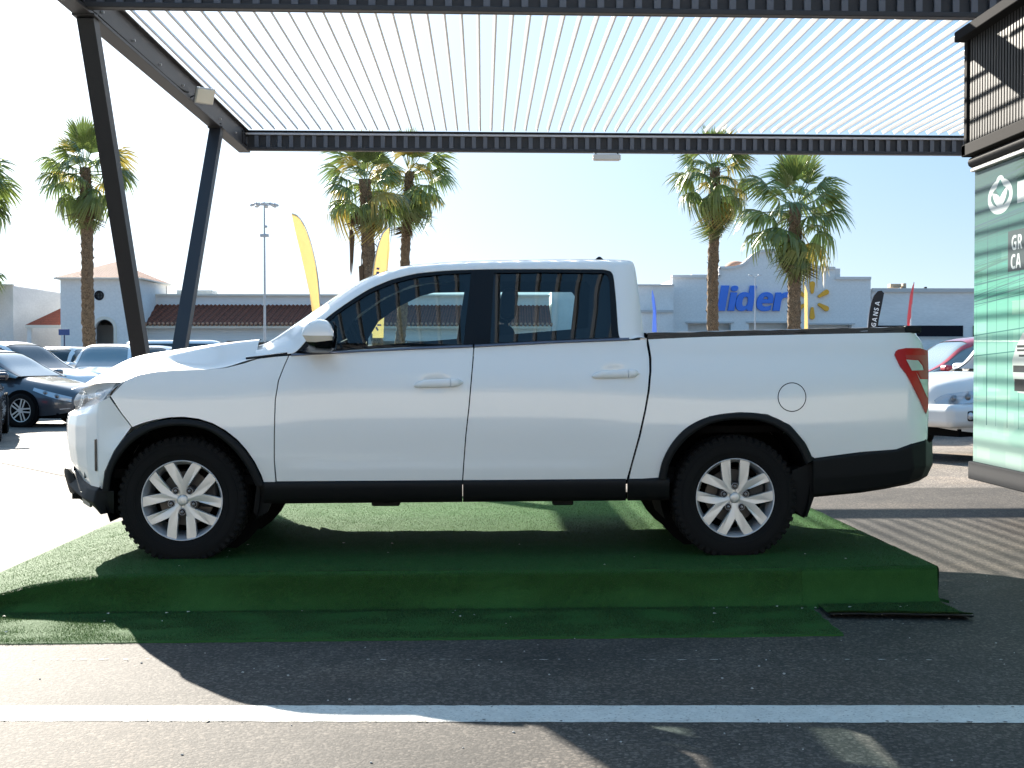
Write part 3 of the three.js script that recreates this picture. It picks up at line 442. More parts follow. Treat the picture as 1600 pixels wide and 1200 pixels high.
    const at = (a, b, d) => { const k = a * 3, i = Math.min(2, Math.floor(k)), q = hlB[i].map((c, n) => lerp(lerp(c, hlB[i + 1][n], k - i), lerp(hlT[i][n], hlT[i + 1][n], k - i), b)); return V(...back(q, d)); };
    put('lamp_bowl', f(new THREE.SphereGeometry(0.034, 20, 14).translate(...at(0.68, 0.5, 0.55).toArray())), M.chrome, shell); put('lamp_bowl', f(new THREE.SphereGeometry(0.026, 20, 14).translate(...at(0.88, 0.45, 0.6).toArray())), M.chrome, shell);
    put('lamp_rib', f(merge([bar(at(0.33, 0.02, 0.2), at(0.22, 0.98, 0.2), 0.012, 0.02), bar(at(0.0, 0.05, 0.25), at(0.33, 0.04, 0.25), 0.012, 0.012)])), M.gloss, shell);
    put('side_reflector', f(bar(at(0.12, 0.12, 0.25), at(0.25, 0.15, 0.25), 0.02, 0.028)), M.amber, shell); };
  hl((g) => g); hl(mirrorZ);
  pair('lamp_seal', tube([hlB[1], hlB[0], [lerp(hlB[0][0], hlT[0][0], 0.5), lerp(hlB[0][1], hlT[0][1], 0.5), lerp(hlB[0][2], hlT[0][2], 0.5) + 0.004], hlT[0]].map((p) => V(...p)), 0.004, 24, 6), M.gloss);
  put('grille', both(merge([loft([[hlB[3], [-2.50 - BX, hlB[3][1], HW - 0.72], [-2.53 - BX, hlB[3][1], 0]], [hlT[3], [-2.46 - BX, hlT[3][1], HW - 0.72], [-2.49 - BX, hlT[3][1], 0]]].map((r) => r.map((p) => [p[0] + 0.03, p[1], p[2]])), 20, 4)])), M.gloss);
  for (let k = 0; k < 3; k++) put('grille_bar', both(tube([V(-2.40 - BX, hlB[3][1] + 0.015 + 0.022 * k, HW - 0.58), V(-2.44 - BX, hlB[3][1] + 0.015 + 0.022 * k, HW - 0.72), V(-2.48 - BX, hlB[3][1] + 0.02 + 0.025 * k, 0)], 0.007, 16, 6)), M.chrome2);
  pair('bumper_slot', loft([[fr(0, 0.50, 0.005), fr(1, 0.50, 0)], [fr(0, 0.68, 0), fr(1, 0.66, 0)]].map((r) => [r[0].map((c, n) => lerp(c, r[1][n], 0.02) + (n === 2 ? 0.006 : n === 0 ? -0.004 : 0)), r[0].map((c, n) => lerp(c, r[1][n], 0.16) + (n === 2 ? 0.004 : n === 0 ? -0.005 : 0))]), 2, 6, { skirt: 0.01 }), M.gloss);
  // lower cladding of the front
  const cl0 = [[160, 767.5], [168, 768], [177, 768]].map((p) => SP(p[0], p[1], -0.01)), lowY = [0.36, 0.365, 0.385, 0.42, 0.43, 0.43];
  const lip = (y, d, dy) => lowY.map((q, i) => fr(i, q + dy, d));
  const claddingRows = [[SP(178, 803, 0.02), SP(172, 801, 0.01), ...lowY.map((_, i) => fr(i, [0.255, 0.28, 0.31, 0.33, 0.335, 0.335][i], 0.10))], [SP(178, 785, -0.012), SP(168, 782, -0.014), ...lowY.map((_, i) => { const p = fr(i, [0.325, 0.335, 0.36, 0.39, 0.40, 0.40][i], 0.015); p[2] += i < 2 ? 0.015 : 0; p[0] -= 0.02; return p; })], [SP(178, 768, -0.012), SP(164, 767, -0.012), ...lowY.map((_, i) => { const p = fr(i, ys[0][i] + 0.004, dxs[0] - 0.02); p[2] += i < 2 ? 0.012 : 0; p[0] -= 0.012; return p; })], [SP(178, 766, 0.02), SP(162, 765, 0.02), ...lowY.map((_, i) => fr(i, ys[0][i] + 0.03, dxs[0] + 0.03))]];
  put('bumper_cladding', both(loft(claddingRows, 50, 24, {})), M.black);
  // skid bar with its end standing out at the very front
  pair('bumper_guard', loft([[[101, 731, 0.50], [106, 733, 0.44], [114, 741, 0.40]], [[100.5, 740, 0.52], [108, 752, 0.44], [120, 758, 0.38]], [[108, 766, 0.52], [118, 774, 0.42], [130, 776, 0.34]], [[112, 771, 0.56], [122, 778, 0.46], [134, 786, 0.36]]].map((r) => r.map((q) => PW(...q))), 16, 18, { smoothU: true, smoothV: true, skirt: 0.03 }), M.black);
  M.silver = std(lin(0.34, 0.33, 0.31), 0.45, 0.5);
  pair('skid_plate', loft([[[126, 768, 0.25], [138, 770, 0.16]], [[130, 786, 0.28], [141, 793, 0.18]]].map((r) => r.map((q) => PW(q[0], q[1], q[2] - 0.035))), 6, 6, { skirt: 0.04 }), M.silver);

  // bed: cover, tailgate, tail lamps, rear bumper
  const bt0 = SP(1013, 530), bt1 = SP(1426, 520);
  put('bed_cover', patch((u, v) => { const x = lerp(bt0[0] - 0.005, bt1[0] + 0.01, u), hw = lerp(bt0[2], bt1[2], u) + 0.004, a = v * Math.PI * 2; const y = lerp(bt0[1], bt1[1], u) + 0.018 + 0.004 * noise2(u * 9, v); const sx = Math.cos(a), sy = Math.sin(a), z = Math.sign(sx) * Math.min(1, Math.abs(sx) * 1.6) ** 0.5 * hw; return [x, y + Math.sign(sy) * Math.min(1, Math.abs(sy) * 4) ** 0.6 * 0.017 + (sy > 0 ? 0.01 * (1 - (z / hw) ** 2) : 0), z]; }, 40, 64), std(lin(0.02, 0.02, 0.021), 0.5));
  pair('cover_rail', rod(V(bt0[0] - 0.01, bt0[1] + 0.034, bt0[2] - 0.01), V(bt1[0] + 0.01, bt1[1] + 0.030, bt1[2] - 0.005), 0.006), std(lin(0.4, 0.4, 0.4), 0.35, 0.9));
  pair('cover_clamp', rbox(0.10, 0.045, 0.05, 0.015, bt1[0] + 0.0, bt1[1] + 0.020, bt1[2] - 0.01), M.black);
  const te = [[1448, 687], [1449.5, 645], [1449, 590], [1446, 560], [1439, 535], [1428, 520]].map((p) => SP(p[0], p[1], 0));
  put('tailgate', loft(te.map((p) => [p, [p[0] + 0.035, p[1], p[2] - 0.09], [p[0] + 0.045, p[1], 0.4], [p[0] + 0.05, p[1], 0], [p[0] + 0.045, p[1], -0.4], [p[0] + 0.035, p[1], -p[2] + 0.09], [p[0], p[1], -p[2]]]), 48, 16, { smoothV: true }), M.white);
  put('tailgate_handle', rbox(0.03, 0.07, 0.28, 0.01, te[3][0] + 0.055, 1.05, 0), M.black);
  const tl = [[1398, 554.5], [1400, 549], [1404, 546], [1416, 543.8], [1438, 544], [1450.2, 548], [1451.2, 590], [1450.5, 636], [1447.5, 646.5], [1438, 626], [1426, 602], [1416, 584], [1407, 573]];
  for (const s of [0, 1]) { const f = s ? mirrorZ : (g) => g; const lamp = put('tail_light', f(plate(tl, { off: -0.010, thick: 0.04, step: 5 })), M.red);
    put('clear_lens', f(plate([[1416, 561.7], [1434.5, 563], [1441, 571], [1443.4, 578.5], [1425, 579]], { off: -0.014, thick: 0.006 })), M.pale, lamp);
    put('clear_lens', f(plate([[1432, 582], [1437.5, 592.5], [1450, 592.5], [1449.6, 622], [1445, 612]], { off: -0.013, thick: 0.006 })), M.pale, lamp);
    put('pale_lens', f(plate([[1415, 554.5], [1449, 555], [1449.8, 590.5], [1439, 590.5], [1434.5, 580.5], [1444.5, 580], [1443, 571], [1437, 562.4], [1416.6, 560]], { off: -0.0125, thick: 0.005, step: 4 })), M.palered, lamp); }
  const rb = [[[1271, 717, 0], [1345, 706.5, 0], [1400, 702, 0], [1424, 693, 0], [1447, 686, 0], [1452, 692, 0.05]], [[1271, 721, -0.014], [1345, 711, -0.016], [1400, 706, -0.018], [1424, 698, -0.02], [1447, 691, -0.015], [1454, 699, 0.05]], [[1271, 748, -0.012], [1345, 742, -0.012], [1400, 737, -0.014], [1428, 731, -0.014], [1447, 728, -0.005], [1453, 728, 0.05]], [[1271, 772, 0.005], [1345, 766, 0.01], [1385, 760, 0.01], [1420, 752, 0.01], [1440, 746, 0.015], [1448, 742, 0.06]], [[1271, 777, 0.03], [1345, 770, 0.04], [1383, 764, 0.05], [1418, 757, 0.06], [1437, 751, 0.06], [1444, 747, 0.10]]].map((r) => r.map((q) => SP(q[0], q[1], q[2])));
  put('rear_bumper', [both(loft(rb, 50, 24, {})), loft([0, 2, 4].map((k) => { const p = rb[k][5]; return [p, [p[0] + 0.06, p[1], p[2] - 0.12], [p[0] + 0.08, p[1], 0], [p[0] + 0.06, p[1], -p[2] + 0.12], [p[0], p[1], -p[2]]]; }), 40, 10, {})], M.black);
  // mud flaps
  const mud = (pts, off, n) => pair('mud_flap', plate(pts, { off, thick: 0.012, step: 10 }), M.black);
  mud([[1238, 735], [1256, 728], [1271, 722], [1272, 777], [1261, 808], [1252, 806], [1241, 796]], 0.03);
  mud([[401, 758], [414, 758], [428, 760], [428, 778], [418, 800], [402, 808], [396, 800]], 0.03);

  // wheels
  M.rubber = matt(lin(0.0085, 0.0082, 0.0082), 0.8, 0.3, { bumpMap: grain, bumpScale: 0.0008 });
  M.alloy = std(lin(0.60, 0.59, 0.565), 0.42, 0.55);
  M.alloyIn = std(lin(0.58, 0.58, 0.60), 0.4, 0.5);
  const R = 0.362, RC = 0.333, TW = 0.265;
  const flat = (g) => { const p = g.attributes.position; for (let i = 0; i < p.count; i++) { const low = -RC; if (p.getY(i) < low + 0.004) p.setY(i, low + 0.004 - 0.002 * (low + 0.004 - p.getY(i))); } g.computeVertexNormals(); return g; };
  const prof = [[0.222, 0.100], [0.230, 0.118], [0.245, 0.124], [0.27, 0.132], [0.30, 0.1325], [0.325, 0.127], [0.342, 0.118], [0.351, 0.108], [0.354, 0.09], [0.355, 0.05], [0.355, 0]];
  const tyreG = (() => { const pts = [...prof.map((p) => new THREE.Vector2(p[0], p[1])), ...prof.slice(0, -1).reverse().map((p) => new THREE.Vector2(p[0], -p[1]))]; const g = new THREE.LatheGeometry(spline(pts.map((p) => [p.x, p.y]), 60, 0.3).map((p) => new THREE.Vector2(p[0], p[1])), 120).rotateX(Math.PI / 2); const parts = [g.toNonIndexed()];
    for (let k = 0; k < 52; k++) { const a = k / 52 * 2 * Math.PI, w = 0.026; for (const s of [1, -1]) { const aa = a + (s < 0 ? 0.06 : 0), long = k % 2;
      parts.push(rbox(0.020, w, 0.05, 0.003, R - 0.012, 0, s * (0.088 + (long ? 0.004 : 0)), 1).rotateZ(aa)); parts.push(rbox(long ? 0.036 : 0.024, w * 0.95, 0.018, 0.003, R - 0.022 - (long ? 0.006 : 0), 0, s * 0.118, 1).rotateZ(aa)); parts.push(rbox(0.016, w * 1.1, 0.035, 0.003, R - 0.010, 0, s * 0.034, 1).rotateZ(aa + 0.05)); } }
    for (const s of [1, -1]) for (const rr of [0.262, 0.312]) parts.push(new THREE.TorusGeometry(rr, 0.0022, 5, 90).translate(0, 0, s * (rr < 0.3 ? 0.1305 : 0.1315)));
    return flat(merge(parts)); })();
  const bandG = (() => { const parts = []; const rr = rng(8); for (let k = 0; k < 64; k++) { const a = k / 64 * Math.PI * 2; if ((k % 32) < 9 || (k % 32 > 14 && k % 32 < 22)) parts.push(box(0.018 + 0.006 * (k % 2), 0.007 + 0.01 * rr(), 0.0025, 0.287, 0, 0.1325).rotateZ(a)); } return merge(parts); })();
  const barrel = new THREE.LatheGeometry([[0.226, 0.118], [0.2285, 0.121], [0.226, 0.124], [0.2225, 0.1225], [0.219, 0.115], [0.207, 0.085], [0.199, 0.045], [0.197, -0.08], [0.215, -0.11]].map((p) => new THREE.Vector2(...p)), 90).rotateX(Math.PI / 2);
  const half = [[0.020, 0.0150], [0.097, 0.0712], [0.135, 0.0775], [0.178, 0.0820], [0.200, 0.0830], [0.209, 0.0800], [0.2155, 0.0560], [0.2185, 0.0280], [0.14, 0.0248], [0.098, 0.0218], [0.084, 0.0235], [0.070, 0.0205], [0.060, 0.012], [0.052, 0]];
  const spoke = (s) => { const e = extrude(half.map((p) => [p[0], s * p[1]]), 0.027, 0.0018, { seg: 2 }); const p = e.attributes.position; for (let i = 0; i < p.count; i++) { const r = Math.hypot(p.getX(i), p.getY(i)); p.setZ(i, p.getZ(i) - 0.012 * Math.exp(-(((r - 0.05) / 0.04) ** 2))); } e.computeVertexNormals(); return e; };
  const face = (turn) => { const parts = []; for (let k = 0; k < 5; k++) for (const s of [1, -1]) parts.push(spoke(s).rotateZ(turn + k * 2 * Math.PI / 5)); parts.push(cyl(0.062, 0.066, 0.022, 40).rotateX(Math.PI / 2).translate(0, 0, 0.0)); return merge(parts.map((g) => toCreasedNormals(g, 0.35))).translate(0, 0, 0.088); };
  const wheel = (x, side, turn, axleTurn = 0) => { const f = side > 0 ? (g) => g : mirrorZ; const w = new THREE.Group(); w.name = 'wheel'; w.position.set(x, RC - 0.002, side * (HW - 0.045 - 0.132)); T.add(w);
    put('tyre', f(tyreG), M.rubber, w); put('tyre_lettering', f(bandG), M.rubber, w).userData.kind = 'stuff'; put('rim', f(barrel), M.alloyIn, w); put('spokes', f(face(turn)), M.alloy, w);
    for (let k = 0; k < 5; k++) { const a = turn + k * 2 * Math.PI / 5, c = [Math.cos(a) * 0.0655, Math.sin(a) * 0.0655]; put('lug_nut', f(merge([cyl(0.0105, 0.0105, 0.022, 6).rotateX(Math.PI / 2).translate(c[0], c[1], 0.105), new THREE.SphereGeometry(0.009, 10, 8).translate(c[0], c[1], 0.115), new THREE.TorusGeometry(0.0175, 0.0030, 8, 24).translate(c[0], c[1], 0.1085)])), M.chrome2, w); put('lug_recess', f(cyl(0.0165, 0.0165, 0.003, 24).rotateX(Math.PI / 2).translate(c[0], c[1], 0.1072)), M.dark, w); }
    put('centre_cap', f(merge([new THREE.LatheGeometry([[0, 0.012], [0.02, 0.011], [0.030, 0.006], [0.033, -0.004], [0.033, -0.02]].map((p) => new THREE.Vector2(...p)), 32).rotateX(Math.PI / 2).translate(0, 0, 0.105), extrude([[-0.012, 0.006], [0, -0.010], [0.012, 0.006], [0.007, 0.008], [0, -0.002], [-0.007, 0.008]], 0.002).translate(0, 0, 0.1165)])), M.alloy, w);
    put('brake_disc', f(merge([cyl(0.155, 0.155, 0.022, 48).rotateX(Math.PI / 2).translate(0, 0, -0.01), cyl(0.085, 0.09, 0.07, 32).rotateX(Math.PI / 2).translate(0, 0, 0.03)])), std(lin(0.10, 0.095, 0.09), 0.5, 0.7), w);
    put('brake_caliper', f(rbox(0.10, 0.15, 0.09, 0.02, 0.135, 0.03, 0.01)), std(lin(0.04, 0.04, 0.04), 0.6, 0.4), w); };
  const xF = SP(288.2, 781.8, 0.05)[0], xR = SP(1145.7, 779.3, 0.05)[0];
  for (const s of [1, -1]) { wheel(xF, s, s > 0 ? -Math.PI / 2 - 0.02 : 0.4); wheel(xR, s, s > 0 ? Math.PI / 2 : 1.1); }
  // wheel wells and what hangs below
  const well = (x, r, y) => new THREE.CylinderGeometry(r, r, 0.46, 40, 1, true, -Math.PI * 0.62, Math.PI * 1.24).rotateX(-Math.PI / 2).rotateZ(0).translate(x, y, HW - 0.30);
  for (const x of [xF, xR]) pair('wheel_well', merge([well(x, 0.435, 0.37), new THREE.RingGeometry(0.02, 0.4349, 30, 2).translate(x, 0.37, HW - 0.5299)]), M.dark);
  put('chassis', [both(merge([box(4.6, 0.12, 0.07, 0, 0.43, 0.42), bar(V(xR - 0.72, 0.30, 0.52), V(xR + 0.1, 0.34, 0.52), 0.06, 0.035), bar(V(xR + 0.1, 0.34, 0.52), V(xR + 0.62, 0.42, 0.52), 0.06, 0.03), rbox(0.12, 0.10, 0.08, 0.02, xR - 0.74, 0.335, 0.52), rod(V(xR - 0.02, 0.33, 0.50), V(xR - 0.1, 0.62, 0.46), 0.03), box(0.06, 0.06, 0.5, xF + 0.1, 0.30, 0.45)])), box(4.3, 0.05, 1.5, 0, 0.47, 0), rod(V(xR, 0.33, -0.75), V(xR, 0.33, 0.75), 0.05, 12), new THREE.SphereGeometry(0.14, 16, 12).translate(xR, 0.33, 0.1), rod(V(xF, 0.30, -0.7), V(xF, 0.30, 0.7), 0.03), rbox(0.9, 0.22, 0.5, 0.05, 0.5, 0.40, -0.25), rbox(0.5, 0.2, 0.5, 0.05, -0.9, 0.38, 0), rod(V(-0.4, 0.33, -0.35), V(1.1, 0.34, -0.4), 0.035, 12), rod(V(1.1, 0.34, -0.4), V(2.2, 0.40, -0.5), 0.03, 12), box(1.0, 0.03, 1.3, -1.75, 0.33, 0), rbox(0.16, 0.03, 0.10, 0.01, -0.42, 0.30, 0.80), rbox(0.12, 0.03, 0.1, 0.01, 0.60, 0.30, 0.80)], matt(lin(0.012, 0.011, 0.010), 0.85, 0.2));
  put('bed_floor', [box(1.45, 0.04, 1.6, 1.75 - BX, 0.72, 0), box(0.04, 0.55, 1.6, 1.05 - BX, 0.98, 0)], M.dark);
  // tow hooks and brackets behind the front bumper
  put('tow_hook', both(merge([new THREE.TorusGeometry(0.022, 0.008, 8, 16).translate(-2.07 - BX, 0.27, 0.80), rbox(0.03, 0.08, 0.03, 0.008, -2.05 - BX, 0.31, 0.80), bar(V(-2.08 - BX, 0.25, 0.78), V(-2.0 - BX, 0.22, 0.78), 0.02, 0.02)])), M.dark);
}
// ------------------------------------------------------------------ slatted pergola behind and above
const D2 = 12.4, D3 = 20.8, PTOP = P(800, 238, D3).y;          // front and rear beam, underside of the roof
{
  M.steel = std(lin(0.030, 0.031, 0.036), 0.5, 0.2, { bumpMap: tex(128, (x, y) => { const v = 0.5 + 0.4 * tnoise(x, y, 20); return [v, v, v]; }), bumpScale: 0.0006 });
  M.rib = std(lin(0.11, 0.118, 0.14), 0.42, 0.3);
  M.slat = std(lin(0.74, 0.74, 0.74), 0.42, 0.1);
  M.flange = std(lin(0.50, 0.50, 0.52), 0.45, 0.3);
  const xL = (P(128, 47, D2).x + P(362, 235, D3).x) / 2, xR = 8.6, pitch = 0.1745;
  const root = thing('pergola', 'dark steel pergola with a roof of white slats behind the white pickup truck', 'pergola');
  const L = xR - xL, cx = (xL + xR) / 2;
  const beam = (z) => { const h = 0.30, b = mesh('beam', [box(L, h, 0.014, cx, PTOP + h / 2, z - 0.03), rbox(L, 0.05, 0.12, 0.008, cx, PTOP + 0.025, z - 0.01), box(L, 0.012, 0.12, cx, PTOP + h, z - 0.03)], M.steel, root);
    const ribs = []; for (let x = xL + 0.1; x < xR; x += pitch) ribs.push(box(0.062, h - 0.085, 0.035, x, PTOP + 0.05 + (h - 0.085) / 2, z + 0.002)); const r = mesh('rib', ribs, M.rib, b); r.userData.kind = 'stuff';
    mesh('top_flange', box(L, 0.028, 0.05, cx, PTOP + h - 0.048, z + 0.02), M.flange, b); };
  beam(-D2); beam(-D3); beam(-4.2);
  const raft = mesh('rafter', [box(0.10, 0.30, D3 - 4.2 + 0.2, xL + 0.05, PTOP + 0.155, -(D3 + 4.2) / 2), rbox(0.17, 0.035, D3 - 4.2 + 0.24, 0.006, xL + 0.07, PTOP + 0.0, -(D3 + 4.2) / 2), box(0.16, 0.014, D3 - 4.2 + 0.2, xL + 0.07, PTOP + 0.31, -(D3 + 4.2) / 2)], M.steel, root);
  const bolts = []; for (let z = -5; z > -D3; z -= 1.15) bolts.push(rod(V(xL + 0.10, PTOP + 0.13, z), V(xL + 0.125, PTOP + 0.13, z), 0.014, 8)); mesh('bolts', bolts, M.flange, raft).userData.kind = 'stuff';
  mesh('cable', tube([[0.115, 0.05, -5], [0.118, 0.045, -9], [0.115, 0.055, -12.2], [0.118, 0.045, -14.6], [0.125, 0.05, -16.4], [0.12, 0.09, -16.72]].map(([x, y, z]) => V(xL + x, PTOP + y, z)), 0.011, 60, 6), M.ink0 = matt(lin(0.006, 0.006, 0.006), 0.7, 0.3), raft);
  for (const z of [-D2, -D3]) mesh('joint_plate', [rbox(0.015, 0.22, 0.30, 0.004, xL + 0.11, PTOP + 0.15, z + 0.12), ...[-0.09, 0.0, 0.09].flatMap((a) => [-0.07, 0.07].map((b) => rod(V(xL + 0.11, PTOP + 0.15 + b, z + 0.12 + a), V(xL + 0.132, PTOP + 0.15 + b, z + 0.12 + a), 0.013, 8)))], M.steel, raft);
  const raftR = mesh('rafter', box(0.12, 0.30, D3 - 4.2, xR, PTOP + 0.15, -(D3 + 4.2) / 2), M.steel, root);
  // slats: shallow rounded blades leaning to the left
  const blade = (len) => rbox(0.022, 0.056, len, 0.006, 0, 0, 0, 1).rotateZ(0.50);
  const gB = blade(D3 - D2 - 0.02), gF = blade(D2 - 4.2 - 0.1);
  for (let x = xL + 0.19; x < xR - 0.05; x += pitch) for (const [g, z] of [[gB, -(D3 + D2) / 2], [gF, -(D2 + 4.2) / 2 + 0.02]]) { const s = mesh('slat', g, M.slat, root); s.position.set(x, PTOP + 0.345, z); }
  // leaning posts on the left, in a V
  const base = G(247, 744), zb = base.z, xb = xL + 0.08;
  const foot = V(xb, 0.05, zb);
  const post = (top, w) => mesh('post', [bar(foot, V(xb, PTOP - 0.005, top), w, w, V(1, 0, 0)), rbox(w + 0.05, 0.02, w + 0.1, 0.004, xb, PTOP - 0.02, top)], M.steel, root);
  post(-D2 - 0.25, 0.155); post(-18.7, 0.155);
  mesh('base_plate', [rbox(0.5, 0.03, 0.7, 0.005, xb, 0.015, zb), rbox(0.2, 0.16, 0.34, 0.01, xb, 0.09, zb)], M.steel, root);
  for (const z of [-14.5, -18.4]) mesh('post', rbox(0.16, PTOP, 0.16, 0.01, xR, PTOP / 2, z), M.steel, root);
  // flood lamps
  M.alu = std(lin(0.55, 0.55, 0.53), 0.4, 0.4); M.lampGlass = phys({ color: lin(0.78, 0.74, 0.62), roughness: 0.25, clearcoat: 0.6 });
  const fz = -17.0; const fl = thing('flood_lamp', 'small white flood lamp fixed to the left rafter of the pergola', 'flood lamp', [xL + 0.26, PTOP + 0.10, fz], -0.85, 'pergola lamps');
  mesh('housing', rbox(0.06, 0.26, 0.34, 0.02).rotateZ(-0.35), M.alu, fl); mesh('lamp_glass', rbox(0.02, 0.22, 0.30, 0.006, 0.034, 0, 0).rotateZ(-0.35), M.lampGlass, fl); mesh('bracket', [rod(V(-0.09, -0.05, 0.22), V(0, 0, 0.14), 0.012), rod(V(-0.09, -0.05, 0.22), V(-0.1, 0.03, 0.30), 0.014), rbox(0.03, 0.05, 0.05, 0.01, -0.09, 0.04, 0.33)], M.steel, fl);
  fl.scale.setScalar(0.78); const p2 = P(948, 244, D3); const f2 = thing('flood_lamp', 'grey flood lamp hanging under the middle of the rear pergola beam', 'flood lamp', [p2.x, PTOP - 0.07, -D3], 0, 'pergola lamps');
  mesh('housing', [rbox(0.40, 0.09, 0.16, 0.012, 0, 0, 0), ...[-1, 0, 1].map((k) => box(0.43, 0.01, 0.13, 0, 0.028 * k, 0))], M.alu, f2); mesh('bracket', [box(0.02, 0.1, 0.03, -0.17, 0.06, 0), box(0.02, 0.1, 0.03, 0.17, 0.06, 0)], M.steel, f2);
  const p3 = P(372, 218, D3 - 0.1); const f3 = thing('beam_lamp', 'small round white lamp at the left end of the rear pergola beam', 'lamp', [p3.x, p3.y, -(D3 - 0.06)]);
  mesh('globe', new THREE.SphereGeometry(0.055, 20, 14), std(lin(0.7, 0.7, 0.68), 0.3), f3); mesh('collar', cyl(0.06, 0.06, 0.05, 20).rotateX(Math.PI / 2).translate(0, 0, -0.04), M.steel, f3);
}
// ------------------------------------------------------------------ sign kiosk on the right
{
  const d0 = 11.2, face = P(1524, 500, d0).x, zF = -d0, zN = -5.2, yT = P(1526, 268, d0).y, yB = P(1512, 738, d0).y;
  const root = thing('display_kiosk', 'dark container kiosk with a green glass-facade banner on the right', 'kiosk', [face, 0, 0]);
  M.ink = matt(lin(0.008, 0.008, 0.010), 0.92, 0.3);
  mesh('body', [box(2.8, 3.9 - yB, zN - zF - 0.04, 1.45, (3.9 + yB) / 2 - 0.02, (zF + zN) / 2)], M.ink, root);
  mesh('bottom_frame', rbox(0.14, 0.15, zN - zF + 0.04, 0.012, 0.02, yB + 0.02, (zF + zN) / 2), matt(lin(0.040, 0.041, 0.044), 0.9, 0.3), root);
  mesh('top_trim', rbox(0.05, 0.03, zN - zF + 0.02, 0.006, -0.025, yT + 0.01, (zF + zN) / 2), M.alu, root);
  // printed banner: seen from the left, drawn in its own plane
  const mid = zF + 1.75, PXM = 560;                                  // pixels per metre of the print
  const w = Math.round((mid - zF) * PXM), h = Math.round((yT - yB) * PXM);
  const du = (px) => { const k = face * 0 + 1; let lo = zF, hi = zN; for (let i = 0; i < 40; i++) { const m = (lo + hi) / 2, q = V(face, 1.35, m).applyMatrix4(camera.matrixWorldInverse), X = PRX + F * q.x / -q.z; if (X < px) lo = m; else hi = m; } return ((lo + hi) / 2 - zF) * PXM; };
  const dv = (px, py) => { const z = du(px) / PXM + zF; const y = P(px, py, -z).y; return (yT - y) * PXM; };
  const draw = (c, W, Hh) => {
    const g = c.createLinearGradient(0, 0, 0, Hh); g.addColorStop(0, '#1f5a58'); g.addColorStop(0.25, '#34897f'); g.addColorStop(0.42, '#6fd0b4'); g.addColorStop(0.6, '#9fdecb'); g.addColorStop(0.8, '#a4e2d0'); g.addColorStop(1, '#c2dccf'); c.fillStyle = g; c.fillRect(0, 0, W, Hh);
    const r = rng(31);
    for (let k = 0; k < 46; k++) { const y = Hh * 0.02 + r() * Hh * 0.45; c.strokeStyle = `rgba(${20 + 30 * r()},${70 + 50 * r()},${80 + 40 * r()},${0.25 + 0.3 * r()})`; c.lineWidth = 2 + 9 * r() * r(); c.beginPath(); c.moveTo(0, y); c.lineTo(W, y - W * (0.02 + 0.10 * r())); c.stroke(); }
    for (let k = 0; k < 26; k++) { const x = r() * W, y = Hh * (0.25 + 0.7 * r()), ww = 60 + 200 * r(), hh = 20 + 70 * r(); c.fillStyle = `rgba(${190 + 60 * r()},255,${220 + 30 * r()},${0.12 + 0.22 * r()})`; c.fillRect(x - ww / 2, y, ww, hh); }
    c.strokeStyle = 'rgba(30,110,110,0.75)';
    for (const [X, lw] of [[0.035, 3], [0.17, 12], [0.285, 4], [0.42, 7], [0.55, 5], [0.70, 8], [0.86, 5]]) { c.lineWidth = lw; c.beginPath(); c.moveTo(X * W, Hh * 0.10); c.lineTo(X * W * 1.0, Hh * 0.86); c.stroke(); }
    for (const y of [0.39, 0.455, 0.56, 0.63]) { c.lineWidth = 5; c.beginPath(); c.moveTo(0, y * Hh); c.lineTo(W, (y - 0.03) * Hh); c.stroke(); }
    for (let k = 0; k < 30; k++) { c.fillStyle = `rgba(${230 * r()},${200 + 40 * r()},220,0.35)`; c.fillRect(r() * W, Hh * (0.3 + 0.5 * r()), 20 + 40 * r(), 3); }
  };
  const print = canvasTex(w, h, (c, W, Hh) => { draw(c, W, Hh);
    // dark box with lettering
    const bx = du(1576), by = dv(1590, 362); c.fillStyle = '#2c4a4e'; c.fillRect(bx, by, W - bx, dv(1590, 428) - by);
    c.fillStyle = '#ffffff'; const fs = Math.round((dv(1588, 396) - dv(1588, 372)) * 1.36); c.font = `bold ${fs}px sans-serif`; c.textBaseline = 'alphabetic';
    c.fillText('GR', du(1581), dv(1588, 394)); c.fillText('CA', du(1580), dv(1588, 424.5));
    // emblem: a ring with a bud in it and a loop above
    const ex = du(1563), ey = dv(1563, 306), ew = (du(1582) - du(1543)) / 2, eh = dv(1563, 332) - dv(1563, 282); c.strokeStyle = c.fillStyle = '#ffffff';
    c.lineWidth = ew * 0.24; c.beginPath(); c.ellipse(ex, ey + eh * 0.05, ew * 0.86, eh * 0.44, 0, 0, 7); c.stroke();
    c.beginPath(); c.ellipse(ex, ey - eh * 0.46, ew * 0.30, eh * 0.17, 0, 0, 7); c.fill(); c.fillStyle = '#3f8f88'; c.beginPath(); c.moveTo(ex, ey - eh * 0.52); c.lineTo(ex + ew * 0.34, ey - eh * 0.20); c.lineTo(ex, ey + eh * 0.06); c.lineTo(ex - ew * 0.34, ey - eh * 0.20); c.fill();
    c.fillStyle = '#ffffff'; c.beginPath(); c.moveTo(ex - ew * 0.62, ey - eh * 0.12); c.quadraticCurveTo(ex - ew * 0.1, ey - eh * 0.05, ex, ey + eh * 0.10); c.quadraticCurveTo(ex + ew * 0.1, ey - eh * 0.05, ex + ew * 0.62, ey - eh * 0.24); c.quadraticCurveTo(ex + ew * 0.5, ey + eh * 0.25, ex, ey + eh * 0.46); c.quadraticCurveTo(ex - ew * 0.5, ey + eh * 0.25, ex - ew * 0.62, ey - eh * 0.12); c.fill();
    const lx = du(1590); c.fillRect(lx, dv(1596, 283), du(1604) - lx, dv(1596, 318) - dv(1596, 283));
